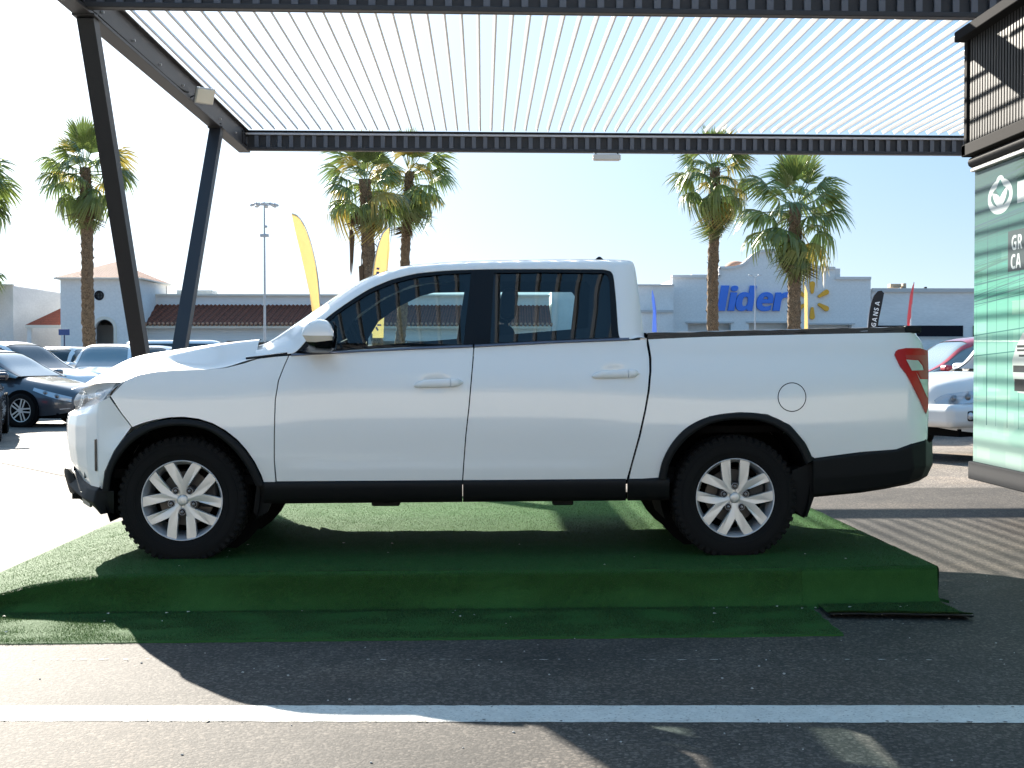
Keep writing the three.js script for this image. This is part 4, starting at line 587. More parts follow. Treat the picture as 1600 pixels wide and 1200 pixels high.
    // the nose of a white car in the print
    const cx0 = du(1584), cw = W - cx0, y0 = dv(1596, 515), y1 = dv(1596, 624), q = (t) => lerp(y0, y1, t);
    c.fillStyle = '#f4f6f2'; c.beginPath(); c.moveTo(W, q(0)); c.lineTo(cx0 + cw * 0.22, q(0.12)); c.lineTo(cx0 + cw * 0.08, q(0.32)); c.lineTo(cx0, q(0.52)); c.lineTo(cx0 + cw * 0.02, q(0.78)); c.lineTo(cx0 + cw * 0.12, q(1)); c.lineTo(W, q(1.05)); c.fill();
    c.fillStyle = '#2b3237'; for (const [a, b, e] of [[0.30, 0.335, 0.10], [0.36, 0.39, 0.10], [0.44, 0.47, 0.14], [0.60, 0.70, 0.02], [0.80, 0.98, 0.05]]) c.fillRect(cx0 + cw * e, q(a), cw * 0.9, q(b) - q(a));
    c.fillStyle = '#1b1e20'; c.beginPath(); c.ellipse(W * 0.99, q(-0.03), cw * 0.16, (y1 - y0) * 0.05, 0, 0, 7); c.fill(); });
  const flat = (z0, z1, map) => patch((u, v) => [-0.012, lerp(yB + 0.07, yT, v), lerp(z0, z1, u), u, v], 8, 4, { skirt: 0.012, dir: [1, 0, 0], flip: true });
  mesh('banner', flat(zF, mid), phys({ color: lin(0.44, 0.49, 0.49), roughness: 0.8, specularIntensity: 0.2, map: print, clearcoat: 0.3 }), root);
  mesh('banner', flat(mid + 0.003, zN), phys({ color: lin(0.42, 0.46, 0.46), roughness: 0.8, specularIntensity: 0.2, map: canvasTex(1024, 640, draw), clearcoat: 0.3 }), root);
  // fascia: upright metal ribs in a frame
  const y0 = P(1519, 246, 11.25).y, y1 = P(1517, 54, 11.25).y, zs = zF - 0.06;
  const ribs = []; for (let z = zs + 0.12; z < zN; z += 0.058) ribs.push(box(0.045, y1 - y0 - 0.16, 0.034, -0.05, (y0 + y1) / 2 + 0.03, z));
  mesh('fascia_back', rbox(0.06, y1 - y0, zN - zs, 0.01, 0.0, (y0 + y1) / 2, (zs + zN) / 2), M.ink, root);
  mesh('fascia_rib', ribs, matt(lin(0.016, 0.0155, 0.0155), 0.55, 0.5), root).userData.kind = 'stuff';
  mesh('fascia_frame', [rbox(0.12, 0.10, zN - zs, 0.01, -0.05, y0 + 0.05, (zs + zN) / 2), rbox(0.12, 0.10, 0.10, 0.01, -0.05, y0 + 0.05, zs + 0.05), rbox(0.08, y1 - y0 - 0.16, 0.07, 0.008, -0.05, (y0 + y1) / 2 + 0.02, zs + 0.035)], matt(lin(0.016, 0.015, 0.015), 0.9, 0.3), root);
  mesh('fascia_cap', rbox(0.22, 0.09, zN - zs + 0.04, 0.012, -0.06, y1 - 0.02, (zs + zN) / 2), M.ink, root);
  mesh('recess', [rod(V(-0.03, (y0 + yT) / 2 + 0.01, zF), V(-0.03, (y0 + yT) / 2 + 0.01, zN), 0.045, 12), box(0.04, y0 - yT, zN - zF, 0.02, (y0 + yT) / 2, (zF + zN) / 2)], std(lin(0.012, 0.0115, 0.011), 0.85), root);
  mesh('roof_panel', box(2.9, 0.05, zN - zs, 1.4, 3.93, (zs + zN) / 2), M.ink, root);
  const ft = G(1598, 834); const zl = -(P(1598, 800, -ft.z).z * -1);
  for (const [x, z] of [[0.12, Math.max(zF + 0.3, ft.z)], [0.12, zN - 0.3], [2.6, zF + 0.3], [2.6, zN - 0.3]]) { const l = mesh('leg', rbox(0.11, yB + 0.02, 0.11, 0.01, x, yB / 2 + 0.05, z), M.ink, root); mesh('foot', rbox(0.17, 0.09, 0.17, 0.012, x, 0.045, z), std(lin(0.12, 0.115, 0.11), 0.6, 0.2), l); }
}
// ------------------------------------------------------------------ palms
{
  M.frond = phys({ color: lin(0.235, 0.295, 0.070), roughness: 0.5, transmission: 0.58, thickness: 0, side: THREE.DoubleSide });
  M.frond2 = phys({ color: lin(0.15, 0.20, 0.050), roughness: 0.5, transmission: 0.5, thickness: 0, side: THREE.DoubleSide });
  M.frondY = phys({ color: lin(0.42, 0.33, 0.07), roughness: 0.55, transmission: 0.5, thickness: 0, side: THREE.DoubleSide });
  M.frondB = std(lin(0.115, 0.072, 0.040), 0.85, 0, { side: THREE.DoubleSide });
  const bark = tex(512, (x, y) => { const rg = Math.abs(Math.sin(y * Math.PI * 24 + 1.6 * tnoise(x, y, 6))), v = 0.42 + 0.20 * tnoise(x, y, 22) + 0.12 * tnoise(x, y, 70) - 0.16 * (rg < 0.25 ? 1 : 0); return [v * 1.0 + 0.04, v * 0.88 + 0.02, v * 0.74]; }, { color: true });
  M.bark = std(lin(1.0, 0.98, 0.95), 0.95, 0, { map: bark, bumpMap: bark, bumpScale: 0.03 });
  M.boot = std(lin(0.12, 0.075, 0.042), 0.9);
  /** a fan leaf pointing along +x: stalk, then segments spreading like a hand, their tips split and hanging */
  const fan = (seed, R, stalk, spread, droop, curl) => { const r = rng(seed), pos = [], idx = []; const quad = (a, b, c, d) => { const s = pos.length / 3; pos.push(...a, ...b, ...c, ...d); idx.push(s, s + 1, s + 2, s, s + 2, s + 3); };
    const n = 26; const tip = [stalk, -0.12 * stalk * stalk, 0];
    for (const [o, q] of [[0.018, 0], [0, 0.018]]) quad([0, -q, -o], [0, q, o], [tip[0], tip[1] + q, o], [tip[0], tip[1] - q, -o]);
    for (let i = 0; i < n; i++) { const t = (i + 0.5) / n * 2 - 1, a = t * spread, len = R * (0.66 + 0.34 * Math.cos(t * 1.25)) * (0.85 + 0.25 * r()), da = spread / n * 1.04, lift = 0.12 * R * (1 - Math.abs(t)) + 0.03 * r(); const K = [0, 0.30, 0.62, 0.85, 1.0], Wd = [0.15, 0.95, 1.0, 0.42, 0.03];
      const split = 0.55 + 0.1 * r(), sag = droop * (0.6 + 0.8 * r()), side = (r() - 0.5) * 0.16; let prev = null;
      K.forEach((k, j) => { const d = len * k, hw = Math.min(d * Math.tan(da) * Wd[j] + 0.004, 0.055 * R * Wd[j] + 0.002), aa = a + side * Math.max(0, k - split), y = tip[1] + lift * Math.sin(Math.PI * Math.min(1, k * 1.3) * 0.5) - sag * R * Math.max(0, k - 0.38) ** 1.6 * 1.9 - curl * Math.abs(t) * d * 0.55; const shrink = 1 - 0.28 * sag * Math.max(0, k - 0.4);
        const c = [tip[0] + Math.cos(aa) * d * shrink, y, Math.sin(aa) * d * shrink], nx = -Math.sin(aa) * hw, nz = Math.cos(aa) * hw, f = (i % 2 ? 1 : -1) * hw * 0.35; const l = [c[0] - nx, c[1] - f, c[2] - nz], m = [c[0] + nx, c[1] + f, c[2] + nz];
        if (prev) quad(prev[0], prev[1], m, l); prev = [l, m]; }); }
    const g = new THREE.BufferGeometry(); g.setAttribute('position', new THREE.Float32BufferAttribute(pos, 3)); g.setIndex(idx); const ng = g.toNonIndexed(); ng.computeVertexNormals(); return ng; };
  const young = [1, 2, 3].map((s) => fan(s, 0.95, 0.62, 1.15, 0.15, -0.10)), grown = [4, 5, 6, 7].map((s) => fan(s, 1.0, 0.95, 1.7, 0.62, 0.22)), old = [8, 9, 10].map((s) => fan(s, 0.95, 0.85, 1.6, 1.25, 0.55)), dead = [11, 12].map((s) => fan(s, 0.95, 0.55, 0.55, 0.4, 0.9));
  const palm = (px, pyTop, pxBase, depth, o) => {
    const top = P(px, pyTop, depth), bot = P(pxBase, 520, depth), slope = (top.x - bot.x) / (top.y - bot.y), xb = top.x - slope * top.y, r = rng(o.seed), k = o.size ?? 1;
    const root = thing('palm_tree', o.label, 'palm tree', [xb, 0, -depth], 0, 'fan palms beyond the car park');
    const X = (y) => slope * y + 0.10 * Math.sin(y * 0.5 + o.seed) * (1 - y / top.y), tw = o.trunk ?? 0.23, H = top.y;
    const rad = (y) => tw * (1.12 - 0.22 * y / H + 0.35 * Math.exp(-y * 1.3)), nseg = Math.round(H * 7);
    mesh('trunk', patch((u, v) => { const a = -u * 2 * Math.PI, y = v * H, ringy = 0.018 * Math.sin(y * 26 + 1.2 * Math.sin(a * 3)) + 0.03 * noise3(Math.cos(a) * 2, y * 2.2, Math.sin(a) * 2 + o.seed) + 0.02 * noise3(Math.cos(a) * 6, y * 7, Math.sin(a) * 6); const q = rad(y) + ringy; return [X(y) + Math.cos(a) * q, y, Math.sin(a) * q, u * 1.4, y / 1.4]; }, 22, nseg), M.bark, root);
    // stubs of cut leaves: more of them close under the crown
    const st = []; for (let i = 0; i < 150; i++) { const y = H - (i < 70 ? o.boots ?? 1.3 : H * 0.85) * r(), a = r() * 6.283, q = rad(y) * 0.95; st.push(new THREE.ConeGeometry(0.035 + 0.03 * r(), 0.13 + 0.10 * r(), 4).rotateZ(-0.55 - 0.4 * r()).rotateY(0).translate(q + 0.02, 0, 0).rotateY(a).translate(X(y), y, 0)); }
    const stub = mesh('leaf_stubs', st, M.boot, root); stub.userData.kind = 'stuff';
    const put = (geo, mat, y, az, el, s, roll = 0) => { const f = mesh('frond', geo, mat, root); const e = new THREE.Euler(roll, -az, el, 'YZX'); f.rotation.copy(e); f.position.set(X(y) + Math.cos(az) * tw * 0.5, y, Math.sin(az) * tw * 0.5); f.scale.setScalar(s); };
    const n = o.fronds ?? 44; let az = o.seed;
    for (let i = 0; i < n; i++) { az += 2.39996 + 0.5 * (r() - 0.5); const t = (i + 0.5) / n, el = lerp(1.45, -0.72, Math.pow(t, 0.95)) + 0.42 * (r() - 0.5), y = H + lerp(0.35, -0.75, t) * k; const set = t < 0.26 ? young : t < 0.84 ? grown : old; const q = r();
      put(set[Math.floor(r() * set.length)], q < (o.yellow ?? 0.07) + 0.18 * Math.max(0, t - 0.7) ? M.frondY : q < 0.55 ? M.frond : M.frond2, y, az, el, k * (0.80 + 0.36 * r()), 0.9 * (r() - 0.5)); }
    for (let i = 0; i < (o.skirt ?? 14); i++) { az += 2.39996; const u = r(); put((i % 3 ? old : dead)[i % 2], r() < (o.skirtDead ?? 0.6) ? M.frondB : M.frond2, H - (0.45 + (o.skirtLen ?? 0.9) * u) * k, az, -1.22 - 0.2 * r(), k * (0.62 + 0.25 * r())); }
    for (let i = 0; i < (o.low ?? 0); i++) { az += 2.39996; put(i % 2 ? old[i % 3] : dead[i % 2], i % 3 ? M.frond2 : M.frondB, H - o.lowAt + 0.25 * r(), az, -0.95 - 0.4 * r(), k * (0.7 + 0.2 * r())); }
    for (const [dx, dy, len] of o.hang ?? []) { const hg = mesh('hanging_leaf', [tube([V(X(H - dy) + dx * 0.3, H - dy + 0.25, 0.1), V(X(H - dy) + dx * 0.9, H - dy, 0.1), V(X(H - dy) + dx, H - dy - len * 0.4, 0.1)], 0.02, 10, 5), ...Array.from({ length: 9 }, (_, j) => new THREE.ConeGeometry(0.05 + 0.04 * r(), len * (0.7 + 0.3 * r()), 4).rotateZ(Math.PI + 0.06 * (r() - 0.5)).translate(X(H - dy) + dx + 0.1 * (r() - 0.5), H - dy - len * 0.75, 0.1 + 0.1 * (r() - 0.5)))], M.frondB, root); }
    return root; };
  palm(133, 262, 141, 55, { seed: 3, label: 'palm with a rounded crown behind the tall leaning steel post', fronds: 36, skirt: 14, skirtLen: 1.0, skirtDead: 0.35 });
  palm(-62, 290, -56, 50, { seed: 5, label: 'palm at the left edge with only its frond tips in view', fronds: 46, size: 1.05 });
  palm(-40, 428, -40, 96, { seed: 6, label: 'distant low palm whose tips show above the wall at the left edge', fronds: 40 });
  palm(570, 280, 585, 56, { seed: 8, label: 'palm with a long dead leaf hanging beside its dark trunk', fronds: 38, size: 1.0, yellow: 0.13, skirt: 8, skirtLen: 0.5, trunk: 0.27, boots: 3.2, hang: [[-0.62, 1.6, 2.0], [-0.28, 3.0, 1.9], [0.42, 2.8, 1.3]] });
  palm(640, 268, 625, 60, { seed: 12, label: 'palm overlapping the one with the hanging dead leaf, standing to its right', fronds: 38, size: 1.05, yellow: 0.14, skirt: 14, skirtLen: 1.3, skirtDead: 0.7, trunk: 0.20 });
  palm(1117, 262, 1115, 56, { seed: 15, label: 'tall palm with a dense brown skirt in front of the blue sign lettering', fronds: 36, skirt: 22, skirtLen: 1.4, skirtDead: 0.35, trunk: 0.22 });
  palm(1243, 318, 1238, 52, { seed: 19, label: 'palm with a second low ring of drooping leaves before the yellow star emblem', fronds: 36, size: 1.14, yellow: 0.06, skirt: 4, skirtLen: 0.4, trunk: 0.24, boots: 1.6, low: 15, lowAt: 1.45 });
}
// ------------------------------------------------------------------ buildings beyond the car park
const font = await new FontLoader().loadAsync('fonts/droid/droid_sans_bold.typeface.json');
{
  const wallMap = tex(512, (x, y) => { const v = 0.93 + 0.03 * tnoise(x, y, 5) + 0.03 * tnoise(x, y, 40); return [v, v, v]; }, { color: true });
  M.wall = std(lin(0.86, 0.855, 0.84), 0.9, 0, { map: wallMap }); M.wallGrey = std(lin(0.52, 0.51, 0.50), 0.9); M.cream = std(lin(0.70, 0.66, 0.58), 0.9);
  const tile = tex(256, (x, y) => { const c = Math.abs(Math.sin(x * Math.PI * 16)), row = (y * 10) % 1, n = tnoise(x, y, 30), v = 0.55 + 0.25 * c - 0.25 * (row < 0.12 ? 1 : 0) + 0.2 * n; return [v * 1.0, v * 0.60, v * 0.44]; }, { color: true });
  M.tile = std(lin(0.42, 0.36, 0.34), 0.85, 0, { map: tile, bumpMap: tile, bumpScale: 0.06 });
  M.tileLit = std(lin(0.40, 0.36, 0.33), 0.85, 0, { map: tile, bumpMap: tile, bumpScale: 0.06 });
  M.void = matt(lin(0.012, 0.012, 0.018), 0.7, 0.2); M.pane = phys({ color: lin(0.03, 0.035, 0.045), roughness: 0.08 });
  const X = (px, d) => P(px, 540, d).x, Y = (py, d) => P(800, py, d).y;
  const rect = (x0, y0, x1, y1) => [[x0, y0], [x1, y0], [x1, y1], [x0, y1]];
  // tower with a hipped roof
  { const d = 95, x0 = X(95, d), x1 = X(217, d), w = x1 - x0, ey = Y(437, d), dep = 8.4, cx = (x0 + x1) / 2;
    const root = thing('tower_building', 'white square tower with arched doorway, round window and hipped tile roof', 'building', [cx, 0, -d]);
    const ax0 = X(149, d) - cx, ax1 = X(178, d) - cx, ac = (ax0 + ax1) / 2, ar = (ax1 - ax0) / 2, ay = Y(500, d) - ar, rx = X(155.5, d) - cx, ry = Y(463, d), rr = 0.29;
    const arch = (r, n = 14) => [[ac - r, 0.02], ...Array.from({ length: n + 1 }, (_, k) => [ac - r * Math.cos(k / n * Math.PI), ay + r * Math.sin(k / n * Math.PI)]), [ac + r, 0.02]];
    const circ = (r, n = 24) => Array.from({ length: n }, (_, k) => [rx + r * Math.cos(k / n * 6.2832), ry + r * Math.sin(k / n * 6.2832)]);
    mesh('wall', [extrude(rect(-w / 2, 0, w / 2, ey), 0.4, 0, { holes: [arch(ar), circ(rr)] }).translate(0, 0, -0.4), box(0.4, ey, dep - 0.4, -w / 2 + 0.2, ey / 2, -dep / 2 - 0.2), box(0.4, ey, dep - 0.4, w / 2 - 0.2, ey / 2, -dep / 2 - 0.2), box(w, ey, 0.4, 0, ey / 2, -dep)], M.wall, root);
    mesh('arch_surround', extrude([...arch(ar + 0.22), ...arch(ar).reverse()], 0.07).translate(0, 0, 0.002), M.cream, root);
    mesh('doorway', [box(w - 1, 3.6, 0.1, 0, 1.8, -3.2)], M.wallGrey, root); mesh('door', [rbox(0.9, 2.1, 0.06, 0.02, ac + 0.35, 1.05, -3.1)], std(lin(0.03, 0.04, 0.10), 0.5), root);
    const rw = mesh('round_window', new THREE.TorusGeometry(rr, 0.05, 8, 28).translate(rx, ry, 0.02), M.void, root); mesh('pane', new THREE.CircleGeometry(rr, 24).translate(rx, ry, -0.2), M.pane, rw); mesh('window_bar', [box(rr * 2, 0.04, 0.04, rx, ry, -0.15), box(0.04, rr * 2, 0.04, rx, ry, -0.15)], M.void, rw);
    const o = 0.35, ah = Y(411, d + dep / 2); const roofFace = (a, b) => patch((u, v) => { const p = [lerp(a[0], b[0], u), lerp(a[1], b[1], u)], c = [0, -dep / 2], len = Math.hypot(b[0] - a[0], b[1] - a[1]); return [lerp(p[0], c[0], v), lerp(ey + 0.04, ah, v), lerp(p[1], c[1], v), u * len / 3 * (1 - v) + v * len / 6, v * 1.6]; }, 12, 10);
    const A = [-w / 2 - o, o], B = [w / 2 + o, o], C = [w / 2 + o, -dep - o], D = [-w / 2 - o, -dep - o]; mesh('roof', [roofFace(A, B), roofFace(B, C), roofFace(C, D), roofFace(D, A)], M.tileLit, root);
    mesh('eave', [box(w + 2 * o, 0.1, 0.12, 0, ey, o - 0.04), box(0.12, 0.1, dep + 2 * o - 0.24, w / 2 + o - 0.06, ey, -dep / 2), box(0.12, 0.1, dep + 2 * o - 0.24, -w / 2 - o + 0.06, ey, -dep / 2), box(w + 2 * o - 0.2, 0.04, dep + 2 * o - 0.2, 0, ey - 0.03, -dep / 2)], M.cream, root); }
  // left neighbour
  { const d = 98, x0 = X(-80, d), x1 = X(21, d), root = thing('plain_building', 'plain white building at the left edge with a small red tile canopy', 'building', [x1, 0, -d]);
    const h = Y(448, d), xe = X(97, d) - x1; mesh('wall', [box(x1 - x0, h, 10, (x0 - x1) / 2, h / 2, -5), patch((u, v) => [u * xe, v * (h - 0.05 - 0.5 * u), -5.0 * Math.sin(u * 1.5)], 16, 2), box(xe, h - 0.6, 0.4, xe / 2, h / 2 - 0.3, -5.6)], M.wall, root);
    mesh('parapet', box(x1 - x0 + 0.1, 0.12, 0.3, (x0 - x1) / 2, h + 0.03, 0.05), M.cream, root);
    const cx0 = X(42, d - 1) - x1, cx1 = X(97, d - 1) - x1, y0 = Y(509, d - 1), y1 = Y(481, d); mesh('canopy', patch((u, v) => { const a = lerp(cx0, cx0 + 1.8, v); return [lerp(a, cx1, u), lerp(y0, y1, v), lerp(1.4, -1.2, v), u, v]; }, 10, 6), std(lin(0.62, 0.42, 0.36), 0.85, 0, { map: tile, bumpMap: tile, bumpScale: 0.06 }), root);
    mesh('canopy_fascia', box(cx1 - cx0, 0.22, 0.1, (cx0 + cx1) / 2, y0 - 0.1, 1.36), M.cream, root);
    const ax = X(60, d) - x1; mesh('shop_front', [box(1.4, 1.7, 0.2, X(74, d) - x1, 0.85, 0.3)], M.wallGrey, root); mesh('column', [rbox(0.3, y0, 0.3, 0.02, cx0 + 0.25, y0 / 2, 1.1)], M.wall, root); mesh('sign_board', box(0.8, 0.25, 0.05, X(83, d) - x1, 1.2, 0.6), std(lin(0.6, 0.6, 0.58), 0.5), root); }
  // long low wing with a tile canopy
  { const d = 100, x0 = X(240, d), x1 = X(858, d), w = x1 - x0, cx = (x0 + x1) / 2, root = thing('shopping_wing', 'long low white building with a dark tile canopy behind the truck', 'building', [cx, 0, -d]);
    const h = Y(463, d); mesh('wall', [box(w, h, 9, 0, h / 2, -4.5)], M.wall, root); mesh('parapet', box(w + 0.1, 0.14, 0.3, 0, h + 0.05, 0.06), M.cream, root); mesh('roof_box', [box(2.6, 0.5, 2, X(300, d) - cx, h + 0.2, -2)], M.cream, root);
    const y1 = Y(477, d), y0 = Y(507, d - 3.2), zE = 3.2; const n = Math.round(w / 0.3); const rows = 7;
    mesh('canopy', patch((u, v) => { const x = lerp(-w / 2, w / 2, u), end = lerp(-w / 2 - 1.0, -w / 2, v); const xx = lerp(end, w / 2, u), ph = u * n * 2 * Math.PI; return [xx, lerp(y0, y1, v) + 0.05 * Math.cos(ph) - 0.05 * ((v * rows) % 1), lerp(zE, 0, v), u * w / 3, v * 1.2]; }, n * 4, rows * 2), M.tile, root);
    const ends = []; for (let i = 0; i <= n; i++) ends.push(new THREE.CylinderGeometry(0.10, 0.10, 0.34, 7, 1, false).rotateX(Math.PI / 2 - 0.4).translate(-w / 2 - 1 + i * (w + 1) / n, y0 - 0.01, zE)); mesh('tile_ends', ends, std(lin(0.40, 0.22, 0.14), 0.85), root).userData.kind = 'stuff';
    mesh('canopy_fascia', [box(w + 1, 0.18, 0.16, -0.5, y0 - 0.2, zE - 0.14)], M.cream, root);
    const zc = 2.4, yb = Y(533, d - zc); mesh('front_wall', [box(w + 0.6, y0 - 0.25 - yb, 0.3, -0.3, (y0 - 0.25 + yb) / 2, zc)], M.wall, root);
    for (let i = 0; i < 12; i++) mesh('column', rbox(0.5, yb + 0.02, 0.4, 0.02, -w / 2 + 0.4 + i * (w - 0.8) / 11, yb / 2, zc), M.wall, root);
    for (let i = 0; i < 11; i++) { const s = mesh('shop_window', box((w - 0.8) / 11 - 1.0, 2.0, 0.1, -w / 2 + 0.4 + (i + 0.5) * (w - 0.8) / 11, 1.1, 0.08), M.pane, root); mesh('frame', [box((w - 0.8) / 11 - 0.9, 0.08, 0.14, -w / 2 + 0.4 + (i + 0.5) * (w - 0.8) / 11, 2.12, 0.08), box(0.06, 2.0, 0.14, -w / 2 + 0.4 + (i + 0.5) * (w - 0.8) / 11, 1.1, 0.08)], M.wallGrey, s); } }
  // link between the wing and the store
  { const d = 117, x0 = X(857, 97), x1 = X(1052, d), root = thing('link_building', 'white block joining the tiled wing to the big store', 'building', [x1, 0, -d]);
    const h = Y(446, d), h2 = Y(455, 104), xa = X(862, 104); mesh('wall', [box(x1 - X(955, d), h, 12, -(x1 - X(955, d)) / 2, h / 2, -6), box(X(960, d) - xa, h2, 12, (xa + X(960, d)) / 2 - x1, h2 / 2, -6 + (d - 104))], M.wall, root);
    mesh('parapet', [box(x1 - X(955, d) + 0.1, 0.14, 0.3, -(x1 - X(955, d)) / 2, h + 0.05, 0.06)], M.wallGrey, root); mesh('string_course', box(x1 - X(955, d), 0.22, 0.2, -(x1 - X(955, d)) / 2, Y(486, d), 0.1), M.wallGrey, root);
    mesh('poster', box(1.9, 1.6, 0.06, X(1012, d) - x1, 1.9, 0.05), std(lin(0.15, 0.22, 0.5), 0.5), root); }
  // the store
  { const d = 120, xc = X(1214, d), x = (px) => X(px, d) - xc, y = (py) => Y(py, d), root = thing('supermarket', 'big white store with stepped curved gable, blue lettering and yellow star emblem', 'building', [xc, 0, -d]);
    const half = [[1360, 433.5], [1304, 433.5], [1304, 418], [1281, 417]], curve = [[1281, 417], [1268, 413], [1259, 405], [1250, 397], [1240, 392], [1228, 390], [1214, 389.5]];
    const right = [...half, ...spline(curve, 18).slice(1)].map((p) => [x(p[0]), y(p[1])]); const left = right.slice(0, -1).reverse().map((p) => [-p[0], p[1]]); left[left.length - 1][0] = x(1050); left[left.length - 2][0] = x(1125);
    for (const p of left) if (p[0] < x(1125) + 0.05 && p[1] < y(425)) p[1] = y(431.5);
    const doors = [[1075, 1142, 505], [1170, 1232, 504.5], [1262, 1331, 507]].map(([a, b, t]) => rect(x(a), 0.05, x(b), y(t)));
    mesh('facade', extrude([[x(1050), 0], [x(1360), 0], ...right, ...left], 0.8, 0, { holes: doors }).translate(0, 0, -0.8), M.wall, root);
    mesh('block', [box(x(1360) - x(1050), y(436), 24, (x(1360) + x(1050)) / 2, y(436) / 2, -13.2)], M.wall, root);
    const edge = [...right, ...left].slice(0); const corn = []; for (let k = 0; k < edge.length - 1; k++) { const a = edge[k], b = edge[k + 1]; if (Math.hypot(a[0] - b[0], a[1] - b[1]) > 0.05) corn.push(bar(V(a[0], a[1] + 0.02, -0.36), V(b[0], b[1] + 0.02, -0.36), 1.1, 0.24, Math.abs(a[0] - b[0]) < 0.05 ? V(0, 0, 1) : V(0, 1, 0))); } mesh('cornice', corn, std(lin(0.66, 0.64, 0.62), 0.9), root);
    mesh('upper_block', [box(x(1125) - x(1083), y(427) - y(434), 4, (x(1083) + x(1125)) / 2, (y(427) + y(434)) / 2, -3)], M.wall, root);
    mesh('dome', new THREE.SphereGeometry(x(1172) - x(1152), 24, 12, 0, 6.283, 0, 1.57).scale(1, 0.75, 1).translate(x(1160), y(418), -3.2), std(lin(0.46, 0.24, 0.15), 0.85), root);
    doors.forEach((dd, i) => { const a = dd[0][0], b = dd[1][0], t = dd[2][1]; const dr = mesh('entrance', [box(b - a, t, 0.1, (a + b) / 2, t / 2, -3.4), box(b - a, 0.1, 2.6, (a + b) / 2, t + 0.06, -2.1)], M.void, root); mesh('glass_door', [box((b - a) * 0.22, 2.3, 0.06, a + (b - a) * 0.3, 1.2, -3.2), box((b - a) * 0.22, 2.3, 0.06, a + (b - a) * 0.7, 1.2, -3.2)], M.pane, dr); mesh('lintel', box(b - a + 0.5, 0.14, 0.3, (a + b) / 2, t + 0.09, 0.02), M.wallGrey, dr); });
    M.signBlue = std(lin(0.030, 0.175, 0.68), 0.4); M.signGold = std(lin(0.78, 0.38, 0.020), 0.4);
    const letters = [['l', 1119.5, 1134], ['i', 1135.5, 1148.5], ['d', 1146.5, 1179], ['e', 1179, 1208.5], ['r', 1206, 1232]]; const base = y(484.5), size = (y(446.5) - base) / (() => { const g = new TextGeometry('l', { font, size: 1, depth: 0.1, bevelEnabled: false }); g.computeBoundingBox(); return g.boundingBox.max.y; })();
    for (const [ch, a, b] of letters) { const g = new TextGeometry(ch, { font, size, depth: 0.25, curveSegments: 8, bevelEnabled: true, bevelSize: 0.05, bevelThickness: 0.04, bevelSegments: 2 }); g.computeBoundingBox(); const bb = g.boundingBox; const wantW = (x(b) - x(a)) * 0.86; g.translate(-bb.min.x, 0, 0).scale(wantW / (bb.max.x - bb.min.x), 1, 1); const p = g.attributes.position; for (let i = 0; i < p.count; i++) p.setX(i, p.getX(i) + 0.17 * p.getY(i)); g.computeVertexNormals(); mesh('letter', g.translate(x(a), base, 0.05), M.signBlue, root); }
    for (let k = 0; k < 6; k++) { const a = Math.PI / 2 + k * Math.PI / 3, s = []; const l0 = 0.62, l1 = 1.70; for (let i = 0; i <= 8; i++) { const t = i / 8 * Math.PI; s.push([l1 - 0.22 + 0.24 * Math.sin(t), 0.24 * Math.cos(t)]); } for (let i = 0; i <= 6; i++) { const t = i / 6 * Math.PI; s.push([l0 + 0.1 - 0.12 * Math.sin(t), -0.13 * Math.cos(t)]); } mesh('star_ray', extrude(s, 0.22, 0.03).rotateZ(a).translate(x(1268), y(468.5), 0.05), M.signGold, root); }
    mesh('blue_board', box(1.2, 0.9, 0.1, x(1071), 2.6, 0.08), std(lin(0.06, 0.12, 0.45), 0.5), root); }
  // right wing
  { const d = 121, x0 = X(1361.5, d), x1 = X(1760, d), root = thing('store_wing', 'flat white wall with dark strip windows right of the big store', 'building', [x0, 0, -d]), w = x1 - x0, h = Y(450, d), x = (px) => X(px, d) - x0;
    mesh('wall', box(w, h, 20, w / 2, h / 2, -10), M.wall, root); mesh('parapet', box(w, 0.35, 0.3, w / 2, h - 0.12, 0.1), M.wallGrey, root);
    for (const [a, b, t] of [[1369, 1416, 508], [1432, 1504, 508], [1520, 1590, 508]]) { const wd = mesh('window', box(x(b) - x(a), 1.0, 0.2, (x(a) + x(b)) / 2, Y(t, d) - 0.5, 0.02), M.void, root); mesh('sill', box(x(b) - x(a) + 0.2, 0.08, 0.3, (x(a) + x(b)) / 2, Y(t, d) - 1.05, 0.06), M.wallGrey, wd); }
    mesh('roof_unit', [rbox(1.0, 0.35, 1, 0.05, x(1402), h + 0.32, -1), rbox(0.3, 0.5, 1, 0.05, x(1416), h + 0.3, -1)], std(lin(0.4, 0.3, 0.2), 0.7), root); mesh('vent', rbox(0.24, 0.2, 0.3, 0.05, x(1451), h + 0.15, -1), M.void, root); }
  // added unseen building behind the camera: bounces sunlight onto the truck's shaded side
  { const root = thing('added_bounce_building', 'long plain pale building added behind the camera to bounce light onto the truck', 'building', [0, 0, 19]);
    mesh('wall', [box(60, 4.6, 0.4, 0, 2.3, 0.2), box(60, 4.6, 0.3, 0, 2.3, 9), box(0.3, 4.6, 8.4, -29.85, 2.3, 4.6), box(0.3, 4.6, 8.4, 29.85, 2.3, 4.6)], std(lin(0.60, 0.56, 0.50), 0.9), root); mesh('roof_slab', box(61, 0.3, 10.5, 0, 4.75, 4.6), M.wallGrey, root); }
}
